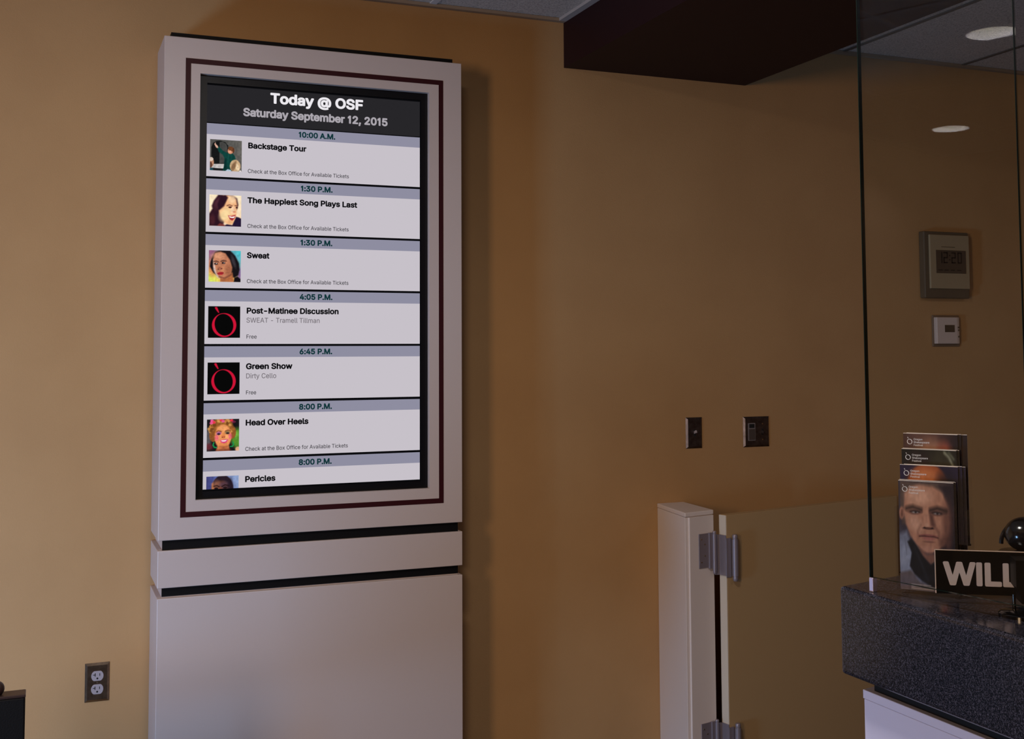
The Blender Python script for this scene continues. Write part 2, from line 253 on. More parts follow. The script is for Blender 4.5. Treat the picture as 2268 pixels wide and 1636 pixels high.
'Bm': (610, '37 -30 53 -34 118 -34 133 -28 144 -15 148 0 149 255 154 270 166 285 183 294 198 296 213 295 225 290 235 280 239 270 240 0 244 -15 253 -26 263 -32 273 -34 338 -34 353 -29 366 -15 369 0 370 260 376 275 388 288 403 295 418 296 438 293 453 285 458 278 461 265 462 0 465 -15 478 -29 493 -34 558 -34 568 -32 578 -27 587 -15 591 0 590 270 587 300 580 325 570 345 558 364 538 385 513 402 483 414 448 420 418 419 383 412 353 399 323 377 318 378 293 400 278 408 258 415 233 420 213 420 188 417 163 409 143 399 128 410 113 413 48 413 33 407 22 395 19 380 19 0 23 -16'),
'Bn': (410, '37 -30 53 -34 118 -34 133 -28 144 -15 148 0 148 225 150 250 158 269 168 281 188 292 208 295 228 293 243 286 253 275 260 255 262 235 262 0 266 -15 278 -29 293 -34 363 -34 373 -30 385 -20 390 -10 391 0 391 240 388 280 380 315 366 345 347 370 323 391 303 403 283 410 238 418 213 418 188 414 163 406 143 396 128 409 113 413 48 413 38 410 26 400 20 390 19 380 19 0 23 -16'),
'Bo': (415, '164 -38 209 -42 249 -38 289 -27 319 -11 349 13 377 47 395 82 409 127 415 172 412 232 402 277 384 317 360 352 329 380 292 402 249 415 209 418 164 414 124 402 89 382 59 356 34 322 19 292 6 247 0 192 3 142 14 97 33 57 58 22 89 -6 124 -26/194 81 179 85 164 94 152 107 144 122 132 162 130 187 132 212 142 252 159 277 171 287 184 293 199 295 219 295 234 292 249 283 261 272 271 257 283 217 285 192 284 167 274 127 266 112 254 97 244 89 229 83 214 81'),
'Bp': (424, '37 -173 53 -177 118 -176 133 -171 141 -163 147 -148 148 -28 153 -24 183 -36 218 -42 258 -40 298 -30 331 -13 356 7 379 32 399 67 415 112 423 157 423 217 415 267 398 312 373 352 343 381 308 402 268 415 218 418 178 412 143 395 133 406 118 413 53 413 33 407 21 392 19 377 19 -143 23 -159/208 82 193 86 182 92 168 107 159 122 148 162 147 207 155 247 163 263 173 277 183 285 198 293 228 295 243 293 258 285 268 277 278 262 287 242 291 222 293 172 285 132 278 115 268 101 258 92 243 84 228 81'),
'Br': (259, '37 -30 53 -34 118 -34 133 -28 144 -15 148 0 148 235 150 255 162 275 183 288 208 292 248 289 263 294 273 305 277 320 277 390 270 405 258 415 238 418 193 417 168 412 143 401 138 401 128 409 118 413 48 413 33 407 22 395 19 380 19 0 23 -16'),
'Bs': (365, '136 -38 171 -42 216 -40 251 -33 286 -19 311 -3 336 21 352 47 362 77 365 112 359 147 345 177 323 202 301 218 276 230 251 239 166 260 151 266 144 272 143 277 146 284 161 294 181 298 206 297 216 293 226 284 246 252 256 246 271 243 336 258 346 264 353 272 358 287 354 307 341 337 326 360 310 377 290 392 266 404 241 413 206 418 166 418 131 412 101 401 71 384 46 361 28 337 17 307 13 272 18 237 31 207 51 182 76 163 101 150 131 140 216 119 226 115 233 107 234 102 231 95 211 83 186 80 161 82 146 87 136 95 124 122 117 132 106 138 96 140 26 127 16 122 6 112 2 92 8 67 18 42 36 16 56 -3 81 -19 111 -32'),
'Bt': (227, '129 -34 171 -38 211 -34 231 -27 240 -19 245 -9 246 11 235 61 227 76 216 84 206 87 171 84 161 85 160 96 160 291 166 293 211 294 221 298 230 306 236 316 238 326 237 386 230 401 216 411 206 413 161 414 160 476 156 486 146 498 136 503 126 505 61 505 51 502 42 496 32 481 31 416 26 413 -4 412 -15 406 -24 395 -27 381 -27 321 -20 306 -9 297 1 293 26 293 30 291 31 81 35 56 42 36 56 10 76 -10 101 -25'),
'Bu': (410, '143 -35 173 -39 208 -37 243 -29 268 -17 278 -27 293 -34 358 -34 373 -30 388 -15 391 0 391 380 387 395 373 410 358 413 293 413 278 408 266 395 262 380 262 155 260 130 252 110 238 95 223 88 203 84 183 86 168 93 157 105 149 125 148 380 144 395 133 408 123 412 113 413 48 413 33 407 22 395 19 380 19 140 21 105 27 75 44 35 57 15 72 0 108 -24'),
'Bv': (389, '147 -30 162 -34 232 -33 247 -27 257 -15 404 370 405 380 402 393 397 401 387 409 372 413 302 413 287 408 278 400 197 182 192 180 117 390 107 404 97 411 87 413 12 413 -3 407 -13 395 -17 380 -14 365 130 -10 137 -23'),
'Bw': (567, '122 -30 138 -34 203 -34 218 -28 226 -20 231 -10 283 169 336 -10 343 -22 353 -30 368 -34 433 -34 443 -31 453 -25 462 -10 577 370 577 390 568 404 558 411 548 413 478 413 463 408 453 400 448 389 398 211 349 390 343 401 333 409 318 413 248 413 237 410 225 400 220 390 173 220 168 218 119 390 113 402 103 410 88 413 18 413 8 410 -2 402 -11 385 -10 370 105 -10 113 -23'),
'By': (389, '51 -175 77 -179 107 -178 132 -174 152 -167 172 -156 192 -140 219 -105 236 -70 404 370 405 380 402 393 397 401 387 409 372 413 302 413 287 408 278 400 197 182 192 180 117 390 107 404 97 411 87 413 12 413 -3 407 -13 395 -16 385 -15 370 126 0 114 -35 102 -53 92 -56 62 -52 52 -53 39 -60 31 -70 15 -130 14 -145 18 -155 26 -165'),
'R-': (453, '112 183 339 182 343 188 342 248 334 250 114 250 109 248 108 243 108 188'),
'RA': (480, '14 -5 88 -5 137 130 141 136 339 135 391 -5 461 -6 466 -5 469 0 282 510 276 515 201 515 196 510 12 5 10 0/166 205 165 210 236 427 241 426 273 325 314 210 313 205'),
'RB': (456, '58 -5 250 -6 305 -1 335 8 365 22 387 40 406 65 418 95 423 125 422 160 415 190 400 218 380 240 360 254 334 265 371 290 393 320 403 355 402 400 393 430 380 455 360 477 335 494 300 508 255 514 60 515 54 510 54 0/135 63 131 65 131 70 131 220 135 225 255 225 280 221 298 215 315 205 338 180 348 150 348 120 336 95 315 77 295 69 260 63/135 291 131 295 131 300 132 445 240 446 270 443 300 431 320 410 327 395 330 380 327 350 315 325 295 307 275 297 250 292'),
'RC': (510, '245 -12 285 -12 325 -6 365 8 399 28 430 56 454 88 470 123 479 158 478 163 470 166 405 165 388 123 375 105 360 91 340 77 320 68 275 59 235 62 195 77 161 103 135 138 120 173 112 213 110 268 115 313 125 348 143 383 163 408 188 428 215 441 245 448 280 449 310 444 345 429 371 408 389 383 405 343 470 342 475 343 479 348 472 378 458 413 438 443 415 468 385 490 355 505 320 516 285 521 235 520 190 509 150 491 114 463 80 423 58 383 45 345 36 293 35 233 42 178 57 128 82 83 111 48 150 18 190 -1'),
'RD': (502, '58 -5 235 -6 295 3 335 16 369 35 400 61 423 90 445 130 460 180 467 240 464 310 451 365 430 410 404 445 365 478 340 492 315 501 260 513 60 515 55 511 54 0/135 63 131 65 131 70 132 445 245 445 275 440 305 429 335 410 355 389 373 360 385 325 392 285 392 230 385 185 373 150 358 125 341 105 320 89 295 76 270 69 240 64'),
'RE': (419, '58 -5 375 -6 380 -3 381 55 380 60 375 63 135 63 131 65 131 70 131 220 135 223 355 223 360 225 361 230 361 285 359 290 355 292 135 292 131 295 132 445 375 446 378 455 378 510 375 514 60 515 55 511 54 0'),
'RF': (410, '58 -5 125 -6 131 0 131 210 134 215 345 215 352 220 352 280 345 284 132 285 132 445 370 446 375 450 375 455 375 510 370 515 60 515 55 511 54 0'),
'RO': (533, '245 -12 300 -11 345 0 385 19 420 46 452 83 475 126 490 173 497 218 499 273 491 333 475 382 450 428 414 468 375 495 330 513 285 521 235 520 190 509 150 490 114 463 80 423 59 383 45 345 36 293 35 233 42 178 57 128 82 83 111 48 150 18 190 -1/235 62 205 72 175 90 150 115 133 143 120 173 113 208 109 253 112 298 120 335 131 363 150 393 170 415 195 432 225 444 255 449 290 448 320 440 353 423 375 403 397 373 412 338 421 298 424 253 421 208 412 168 398 138 378 108 356 88 330 73 300 62 265 59'),
'RS': (447, '199 -14 238 -15 278 -10 313 0 348 18 373 38 393 63 408 96 414 126 413 161 404 191 388 217 364 241 338 258 308 271 203 302 168 315 142 331 126 351 122 366 122 386 126 401 135 416 148 430 163 439 183 447 208 452 253 450 273 445 293 436 318 413 327 396 332 376 338 372 398 372 406 376 404 401 397 426 383 451 363 473 338 492 311 506 283 515 253 520 213 521 178 517 143 507 108 488 83 467 64 441 52 416 47 386 48 351 56 321 72 296 93 275 123 256 153 243 258 212 293 199 321 181 336 161 339 141 337 121 332 106 321 91 303 76 284 66 263 59 238 56 188 59 168 64 148 74 133 86 121 101 108 141 38 143 33 139 36 111 45 81 59 56 78 34 103 15 133 0 163 -9'),
'RT': (449, '190 -5 257 -6 263 0 263 440 265 445 417 446 422 449 423 455 423 510 417 515 32 515 26 510 26 450 32 446 186 445 187 0'),
'RW': (686, '152 -5 231 -6 236 -1 326 330 341 396 346 386 449 0 456 -6 533 -5 536 0 675 505 675 510 671 514 606 515 601 514 597 510 491 98 386 507 381 514 306 515 300 510 196 107 191 101 172 185 88 510 81 515 16 515 11 511 11 505 149 0'),
'Ra': (389, '141 -14 180 -13 215 -5 246 11 265 30 269 31 270 37 271 1 275 -6 335 -6 341 -4 343 251 339 291 328 321 307 351 280 370 250 383 215 389 185 390 150 386 115 375 89 361 65 341 46 316 35 291 40 285 100 268 105 271 122 296 140 311 165 321 200 325 220 322 240 315 255 303 265 286 269 251 265 243 260 239 240 234 140 220 95 208 71 196 55 185 40 168 32 151 26 126 25 91 31 66 43 41 60 20 85 3 114 -9/170 51 150 53 130 58 116 66 106 76 101 86 98 101 99 116 105 132 122 146 148 156 268 176 268 121 261 101 252 86 235 71 215 59 195 54'),
'Rb': (424, '210 -13 253 -13 298 0 318 12 336 27 365 62 385 107 395 157 395 217 384 272 368 310 343 344 308 371 273 385 228 390 183 384 148 364 123 336 120 342 119 512 113 515 53 515 47 512 47 507 48 -3 53 -6 113 -6 118 -1 118 37 123 41 143 17 163 2 183 -7/193 56 173 65 157 77 143 94 131 117 123 142 120 167 122 227 127 252 136 272 148 291 163 306 178 315 198 322 238 322 258 317 278 305 295 287 307 267 316 242 321 217 322 182 319 152 313 127 302 102 288 82 273 68 258 60 238 54 213 53'),
'Rc': (396, '188 -13 219 -14 249 -10 279 0 304 13 328 32 345 52 360 77 369 102 364 108 304 123 299 120 283 87 264 69 234 55 204 53 174 57 154 67 134 85 119 108 110 132 104 162 102 192 105 222 111 247 121 272 135 292 154 309 174 319 199 324 224 323 244 318 259 311 276 297 288 282 299 257 304 256 364 271 368 277 361 297 349 319 319 353 279 377 254 385 229 389 194 390 154 383 124 371 94 351 69 324 50 292 37 257 30 217 29 172 34 132 46 92 64 59 87 32 114 11 149 -5'),
'Re': (404, '191 -13 224 -14 259 -9 284 -1 309 11 331 27 349 47 362 67 371 92 364 97 304 111 284 80 259 62 224 53 204 52 179 56 149 70 126 92 110 122 103 162 369 163 374 164 377 172 376 222 370 262 357 297 340 327 314 353 284 373 249 385 214 390 179 389 144 380 114 366 84 342 61 312 45 282 33 242 29 202 30 157 37 117 50 82 69 52 94 26 124 5 159 -8/104 227 107 247 114 267 136 297 165 317 184 322 204 324 239 319 254 312 269 301 290 272 301 232 299 227'),
'Rf': (254, '78 -5 141 -6 148 0 148 315 151 321 226 321 231 322 234 330 234 380 231 384 151 385 148 390 149 435 156 453 171 464 196 468 226 462 231 464 249 520 246 526 236 529 206 535 171 535 146 530 121 518 96 497 81 470 75 445 75 390 71 385 6 385 1 380 1 324 6 321 71 321 75 315 75 0'),
'Rg': (425, '183 -156 219 -156 249 -153 279 -146 304 -136 324 -124 344 -107 360 -86 370 -66 376 -41 378 -11 378 379 374 385 309 384 307 379 307 339 304 335 278 364 259 377 239 385 214 390 184 390 139 381 109 366 79 340 57 309 41 274 33 244 28 204 29 164 34 134 41 109 54 79 69 57 91 34 119 16 149 5 184 -1 214 0 240 4 264 15 284 30 304 54 305 -6 302 -36 289 -61 264 -79 244 -87 219 -91 194 -91 169 -87 149 -79 134 -69 104 -35 98 -36 46 -66 45 -71 60 -96 94 -127 134 -146/174 69 154 77 139 89 125 104 114 124 107 149 103 174 103 204 106 234 121 274 134 293 149 307 164 316 184 322 204 324 229 321 249 314 269 300 282 284 293 264 301 239 306 209 306 179 302 149 287 109 274 92 259 79 239 70 219 66 194 66'),
'Rh': (410, '50 -5 113 -6 118 -4 120 0 120 225 124 260 135 285 153 305 178 318 208 323 238 319 258 310 276 290 287 265 290 235 290 0 293 -5 298 -6 358 -6 363 0 363 255 358 290 348 320 332 345 308 368 283 381 248 389 208 389 178 382 148 366 123 341 120 350 120 510 113 515 53 515 47 510 47 0'),
'Ri': (167, '50 -5 111 -6 116 -5 120 0 120 375 116 385 51 385 47 380 47 0/66 440 81 437 101 440 118 450 129 465 132 480 129 500 119 515 106 525 91 529 71 528 54 520 41 505 35 485 39 465 50 450'),
'Rk': (381, '50 -5 118 -4 120 0 120 135 153 168 291 -5 373 -6 378 0 210 215 363 373 366 380 363 385 358 385 283 385 123 222 120 230 120 510 113 515 53 515 47 510 47 0'),
'Rl': (189, '122 -7 168 -6 183 -3 187 3 174 58 168 60 148 58 133 60 124 68 121 83 120 508 118 513 113 515 53 515 48 513 47 508 48 63 55 38 73 13 93 0'),
'Rm': (610, '50 -5 113 -6 118 -4 120 0 120 240 123 265 133 289 148 306 173 320 198 324 223 321 243 312 259 295 267 275 268 0 273 -6 338 -5 341 0 341 245 344 270 355 295 370 310 393 321 418 324 443 321 463 312 478 299 487 280 490 255 490 0 493 -5 498 -6 559 -5 563 0 562 270 553 315 538 344 518 365 498 378 473 388 448 392 408 389 373 378 343 357 318 327 304 350 288 368 268 382 248 389 213 392 178 385 148 368 123 343 118 350 118 380 113 385 52 385 48 382 47 375 47 0'),
'Rn': (410, '50 -5 113 -6 118 -4 120 0 120 225 124 260 135 285 153 305 178 318 208 323 238 319 258 310 276 290 287 265 290 235 290 0 293 -5 298 -6 358 -6 363 -1 363 240 361 275 354 305 342 330 328 350 308 368 288 379 263 387 238 390 208 389 183 384 158 373 140 360 123 341 118 345 118 380 113 385 53 385 48 382 47 0'),
'Ro': (415, '188 -13 224 -13 259 -7 294 7 323 27 346 52 364 82 378 117 385 157 387 202 381 247 370 282 351 317 329 343 299 366 269 381 234 389 194 390 159 385 124 371 94 351 69 324 50 292 37 257 30 217 29 172 34 132 46 92 64 59 87 32 114 11 149 -5/179 56 159 64 144 75 129 92 117 112 109 137 103 167 102 197 106 227 121 272 134 291 149 306 164 315 184 322 209 324 229 322 249 316 269 303 285 287 297 267 306 242 312 212 313 182 310 152 304 127 293 102 279 82 264 69 244 58 224 54 199 53'),
'Rp': (424, '50 -148 113 -149 118 -147 120 -143 120 32 123 41 148 13 178 -5 213 -13 253 -13 288 -4 325 17 353 45 375 82 388 117 395 162 395 217 388 257 376 292 356 327 328 357 298 376 253 389 223 390 193 387 173 380 153 368 138 355 123 337 118 342 118 380 113 385 53 385 47 382 47 -143/193 56 173 65 156 77 141 97 131 117 123 142 120 167 122 227 128 252 136 272 148 291 163 306 178 315 198 322 238 322 258 317 278 305 295 287 307 267 316 242 320 217 322 182 319 152 313 127 303 102 288 82 273 68 258 60 238 54 213 53'),
'Rr': (259, '50 -5 118 -4 120 0 120 240 124 265 131 280 142 295 168 312 198 319 243 316 248 318 249 325 248 388 213 391 178 386 148 371 123 347 118 350 118 380 113 385 53 385 47 380 47 0'),
'Rs': (365, '160 -13 196 -14 226 -10 256 -2 281 10 302 27 319 47 330 67 336 92 337 117 331 144 318 167 301 184 281 197 256 208 146 237 126 250 117 262 115 282 123 302 146 318 171 325 206 325 231 317 251 298 266 272 326 284 329 287 328 297 318 322 304 342 291 357 256 378 216 389 186 390 156 388 128 382 101 370 81 356 62 337 50 317 42 292 41 262 47 237 57 217 76 197 101 181 126 171 231 143 249 132 260 117 262 107 260 92 247 72 221 57 191 52 156 54 131 63 111 82 96 112 36 100 31 97 32 82 42 57 55 37 71 21 91 7 111 -2'),
'Rt': (227, '150 -9 196 -8 214 -4 219 1 206 57 201 60 176 56 156 57 141 64 135 76 132 96 132 316 136 321 206 322 210 326 210 381 201 385 134 386 132 471 129 476 66 477 61 476 59 471 57 386 6 385 1 382 1 326 6 321 56 321 59 316 59 91 61 71 68 46 80 26 96 10 121 -3'),
'Rv': (389, '160 -5 227 -6 232 -1 376 375 377 380 373 385 307 385 302 385 299 380 216 150 197 90 192 90 175 145 90 380 87 384 82 385 17 385 12 382 13 375 156 0'),
'Rx': (379, '18 -5 91 -6 96 -4 162 95 186 137 191 140 221 90 284 -5 361 -5 364 0 362 5 233 190 234 195 356 375 356 383 351 385 281 385 276 381 219 295 191 245 106 381 101 385 26 384 23 380 24 375 147 195 17 5 15 0'),
'Ry': (389, '72 -150 112 -150 147 -138 173 -120 197 -87 210 -60 376 375 377 380 373 385 307 385 302 385 299 380 216 150 197 91 192 89 175 145 90 380 87 384 82 385 17 385 12 382 13 375 156 0 138 -50 122 -73 102 -83 87 -84 62 -80 55 -85 42 -140 47 -145')}
GL = {}
for ch, (ad, s) in GLYPHS.items():
    GL[ch] = (ad, [[(int(a), int(b)) for a, b in zip(l.split()[0::2], l.split()[1::2])] for l in s.split('/')] if s else [])
CAPH = 509.0

GL[' '] = (188, [])
SHAPES = {}
def glyph(c):
    """Filled outline of one letter at cap height 1."""
    if c in SHAPES: return SHAPES[c]
    vs = []; fs = []
    if GL[c][1]:
        cu = bpy.data.curves.new('lettering', 'CURVE'); cu.dimensions = '2D'; cu.fill_mode = 'BOTH'
        for L in GL[c][1]:
            sp = cu.splines.new('POLY'); sp.points.add(len(L)-1); sp.use_cyclic_u = True
            for p, (x, y) in zip(sp.points, L): p.co = (x/CAPH, y/CAPH, 0, 1)
        o = bpy.data.objects.new('lettering', cu); COL.objects.link(o)
        me = o.to_mesh()
        vs = [(v.co.x, v.co.y) for v in me.vertices]; fs = [tuple(p.vertices) for p in me.polygons]
        o.to_mesh_clear(); bpy.data.objects.remove(o); bpy.data.curves.remove(cu)
    SHAPES[c] = (vs, fs); return vs, fs

def text_faces(lines, bold=False):
    """lines: (string, x, baseline z, cap height, width or None, align). Returns (verts, faces) in the x-z plane."""
    V = []; F = []
    for s, x, z, ch, wd, al in lines:
        keys = [' ' if c == ' ' else ('B' if bold else 'R')+c for c in s]
        tot = sum(GL[c][0] for c in keys)/CAPH
        kx = ch if wd is None else wd/tot
        px = x-(tot*kx/2 if al == 'C' else 0)
        sy, dz = (ch*CAPH/(CAPH+68), ch*34/(CAPH+68)) if bold else (ch, 0)
        for c in keys:
            vs, fs = glyph(c); n = len(V)
            V += [(px+a*kx, z+dz+b*sy) for a, b in vs]; F += [tuple(n+i for i in f) for f in fs]
            px += GL[c][0]/CAPH*kx
    return V, F

class Sheet:
    """Flat coloured shapes collected into one mesh: (x, z) shapes at a small offset in front of y."""
    def __init__(self, y): self.y = y; self.v = []; self.f = []; self.mi = []; self.mats = []; self.col = {}
    def slot(self, m):
        if m not in self.mats: self.mats.append(m)
        return self.mats.index(m)
    def poly(self, pts, m, d=0.0):
        n = len(self.v); self.v += [(x, self.y-d, z) for x, z in pts]
        self.f.append(tuple(range(n, n+len(pts)))); self.mi.append(self.slot(m))
    def rect(self, x0, x1, z0, z1, m, d=0.0): self.poly([(x0, z0), (x1, z0), (x1, z1), (x0, z1)], m, d)
    def text(self, lines, m, d=0.0, bold=False):
        vs, fs = text_faces(lines, bold); n = len(self.v)
        self.v += [(x, self.y-d, z) for x, z in vs]
        for f in fs: self.f.append(tuple(n+i for i in f)); self.mi.append(self.slot(m))
    def image(self, x0, x1, z0, z1, img, m, d=0.0):
        h, w, _ = img.shape; n = len(self.v)
        for j in range(h):
            for i in range(w):
                self.col[len(self.v)] = lin(img[j, i])
                self.v.append((x0+(x1-x0)*i/(w-1), self.y-d, z1-(z1-z0)*j/(h-1)))
        s = self.slot(m)
        for j in range(h-1):
            for i in range(w-1):
                a = n+j*w+i; self.f.append((a+w, a+w+1, a+1, a)); self.mi.append(s)
    def build(self, name, parent, M=None):
        off = world_of(parent)
        me = bpy.data.meshes.new(name)
        vv = [Vector(p) for p in self.v]
        if M is not None: vv = [M @ p for p in vv]
        me.from_pydata([p-off for p in vv], [], self.f)
        for m in self.mats: me.materials.append(m)
        me.polygons.foreach_set('material_index', self.mi)
        if self.col:
            a = me.attributes.new('picture', 'FLOAT_COLOR', 'POINT')
            arr = np.ones((len(self.v), 4), np.float32)
            for k, c in self.col.items(): arr[k, :3] = c
            a.data.foreach_set('color', arr.ravel())
        me.update()
        return link(name, me, parent)

# ------------------------------------------------------------------ small painter for the printed and screened pictures
class Paint:
    def __init__(self, w, h, c):
        self.w, self.h = w, h; asp = h/w
        self.X, self.Y = np.meshgrid((np.arange(w)+.5)/w, (np.arange(h)+.5)/h)
        self.asp = asp
        self.a = np.zeros((h, w, 3)); self.a[:] = np.array(c)/255
    def mix(self, m, c):
        m = np.clip(m, 0, 1)[..., None]; self.a = self.a*(1-m)+m*np.array(c)/255
    def ell(self, cx, cy, rx, ry, c, rot=0, soft=.12, op=1.0):
        t = math.radians(rot); dx = self.X-cx; dy = (self.Y-cy)
        u = dx*math.cos(t)+dy*math.sin(t); v = -dx*math.sin(t)+dy*math.cos(t)
        d = np.sqrt((u/rx)**2+(v/ry)**2)
        self.mix(op*np.clip((1-d)/soft+.5, 0, 1), c); return self
    def poly(self, pts, c, soft=.012, op=1.0):
        ins = np.zeros_like(self.X, bool); dist = np.full_like(self.X, 9.)
        n = len(pts)
        for i in range(n):
            (x0, y0), (x1, y1) = pts[i], pts[(i+1) % n]
            cr = ((y0 > self.Y) != (y1 > self.Y)) & (self.X < (x1-x0)*(self.Y-y0)/((y1-y0) if y1 != y0 else 1e-9)+x0)
            ins ^= cr
            t = np.clip(((self.X-x0)*(x1-x0)+(self.Y-y0)*(y1-y0))/((x1-x0)**2+(y1-y0)**2+1e-12), 0, 1)
            dist = np.minimum(dist, np.hypot(self.X-x0-t*(x1-x0), self.Y-y0-t*(y1-y0)))
        sd = np.where(ins, dist, -dist)
        self.mix(op*np.clip(sd/soft+.5, 0, 1), c); return self
    def line(self, pts, wd, c, soft=.01, op=1.0):
        dist = np.full_like(self.X, 9.)
        for (x0, y0), (x1, y1) in zip(pts, pts[1:]):
            t = np.clip(((self.X-x0)*(x1-x0)+(self.Y-y0)*(y1-y0))/((x1-x0)**2+(y1-y0)**2+1e-12), 0, 1)
            dist = np.minimum(dist, np.hypot(self.X-x0-t*(x1-x0), self.Y-y0-t*(y1-y0)))
        self.mix(op*np.clip((wd/2-dist)/soft+.5, 0, 1), c); return self
    def grad(self, x0, y0, x1, y1, c, op=1.0):
        """Blend towards c going from (x0,y0) to (x1,y1)."""
        t = ((self.X-x0)*(x1-x0)+(self.Y-y0)*(y1-y0))/((x1-x0)**2+(y1-y0)**2)
        self.mix(op*np.clip(t, 0, 1), c); return self
    def grain(self, amt, seed, cells=10):
        rng = np.random.default_rng(seed); g = rng.random((cells+2, cells+2))
        xi = self.X*cells; yi = self.Y*cells; i = xi.astype(int); j = yi.astype(int); fx = xi-i; fy = yi-j
        v = (g[j, i]*(1-fx)+g[j, i+1]*fx)*(1-fy)+(g[j+1, i]*(1-fx)+g[j+1, i+1]*fx)*fy
        self.a = np.clip(self.a*(1+amt*(v[..., None]-.5)), 0, 1); return self

N = 72
def pic_tour():
    p = Paint(N, N, (84, 83, 80)); p.grad(.5, .1, 1, .3, (104, 100, 94), .7)
    p.poly([(.05, .78), (.05, .25), (.1, .12), (.22, .05), (.35, .04), (.48, .08), (.57, .18), (.57, .78)], (22, 24, 24))
    p.poly([(.3, .76), (.3, .08), (.4, .07), (.5, .13), (.54, .22), (.54, .76)], (70, 70, 68))
    p.poly([(0, .8), (.62, .76), (.62, .93), (0, .92)], (196, 190, 188)); p.poly([(0, .91), (.5, .92), (.5, 1), (0, 1)], (28, 28, 30))
    p.poly([(.22, .26), (.27, .22), (.42, .36), (.56, .42), (.70, .42), (.78, .50), (.82, .66), (.72, .70), (.70, .88), (.68, 1), (.40, 1), (.44, .84), (.46, .6), (.40, .48), (.28, .40)], (16, 66, 60))
    p.poly([(.46, .6), (.52, .6), (.52, .95), (.44, .95)], (8, 42, 40), .05, .8); p.line([(.58, .44), (.57, .7)], .015, (30, 92, 84), .03)
    p.poly([(.14, .16), (.17, .14), (.25, .22), (.26, .28), (.20, .27)], (226, 178, 156)); p.line([(.15, .16), (.17, .12)], .025, (226, 178, 156))
    p.ell(.645, .34, .09, .105, (196, 130, 100), 20); p.ell(.665, .28, .1, .07, (110, 66, 40), 20); p.ell(.62, .38, .05, .05, (226, 160, 130)); p.ell(.73, .33, .03, .08, (90, 52, 34))
    p.ell(.79, .82, .165, .2, (206, 172, 132)); p.ell(.74, .84, .06, .15, (120, 84, 56), 20, .5, .7); p.ell(.86, .86, .05, .14, (236, 212, 176), -15, .5, .8); p.ell(.80, .76, .03, .12, (150, 112, 78), 8, .5, .7)
    p.poly([(.48, 1), (.56, .93), (.66, .96), (.66, 1)], (170, 190, 206)); p.poly([(.9, 1), (.95, .94), (1, 1)], (236, 226, 222))
    p.ell(.04, .74, .09, .15, (178, 130, 104)); p.ell(.05, .64, .06, .06, (216, 196, 180)); p.ell(.03, .82, .05, .09, (96, 62, 50)); p.poly([(0, .92), (.1, .92), (.12, 1), (0, 1)], (34, 74, 84))
    return p.grain(.25, 3, 22).a
def pic_laugh():
    p = Paint(N, N, (252, 232, 196)); p.grad(.7, .2, 1, .8, (246, 214, 178), .8)
    p.poly([(.28, .0), (.72, .0), (.86, .1), (.9, .3), (.86, .45), (.6, .6), (.4, 1), (0, 1), (0, .62), (.1, .45), (.08, .36), (.14, .2)], (48, 22, 34), .05)
    p.ell(.28, .28, .12, .2, (84, 44, 56), 25, .7, .7); p.ell(.1, .8, .08, .16, (86, 40, 46), 0, .8, .6)
    p.poly([(.42, .0), (.62, .02), (.83, .14), (.87, .32), (.85, .5), (.83, .72), (.76, .9), (.62, .95), (.46, .86), (.33, .66), (.3, .5), (.46, .36), (.52, .15)], (238, 178, 128), .06)
    p.ell(.5, .62, .16, .22, (252, 222, 164), 30, .8, .9); p.ell(.7, .12, .12, .14, (250, 214, 172), 0, .8, .8); p.ell(.74, .48, .08, .12, (252, 222, 188), 0, .8, .7)
    p.poly([(.5, .0), (.58, .08), (.5, .25), (.4, .38), (.3, .48), (.25, .3), (.35, .05)], (44, 20, 34), .05)
    p.line([(.55, .34), (.63, .31), (.71, .34)], .025, (96, 48, 40), .03); p.line([(.8, .33), (.88, .33)], .025, (96, 48, 40), .03)
    p.ell(.645, .385, .055, .03, (70, 34, 36)); p.ell(.855, .39, .04, .03, (70, 34, 36)); p.ell(.78, .53, .05, .025, (206, 120, 92), 0, .6, .8); p.line([(.77, .4), (.8, .5)], .02, (222, 150, 108), .04, .6)
    p.poly([(.58, .64), (.68, .66), (.82, .62), (.8, .72), (.72, .81), (.64, .77)], (176, 48, 58), .025); p.poly([(.61, .66), (.7, .69), (.8, .66), (.78, .71), (.7, .745), (.63, .70)], (250, 244, 236), .02); p.ell(.69, .745, .06, .025, (150, 40, 48))
    p.poly([(.42, 1), (.55, .93), (.72, .95), (.84, .68), (.93, .70), (1, .74), (1, 1)], (34, 22, 52), .03); p.poly([(.24, 1), (.33, .9), (.44, .92), (.52, 1)], (120, 54, 50), .04)
    return p.grain(.12, 5, 16).a
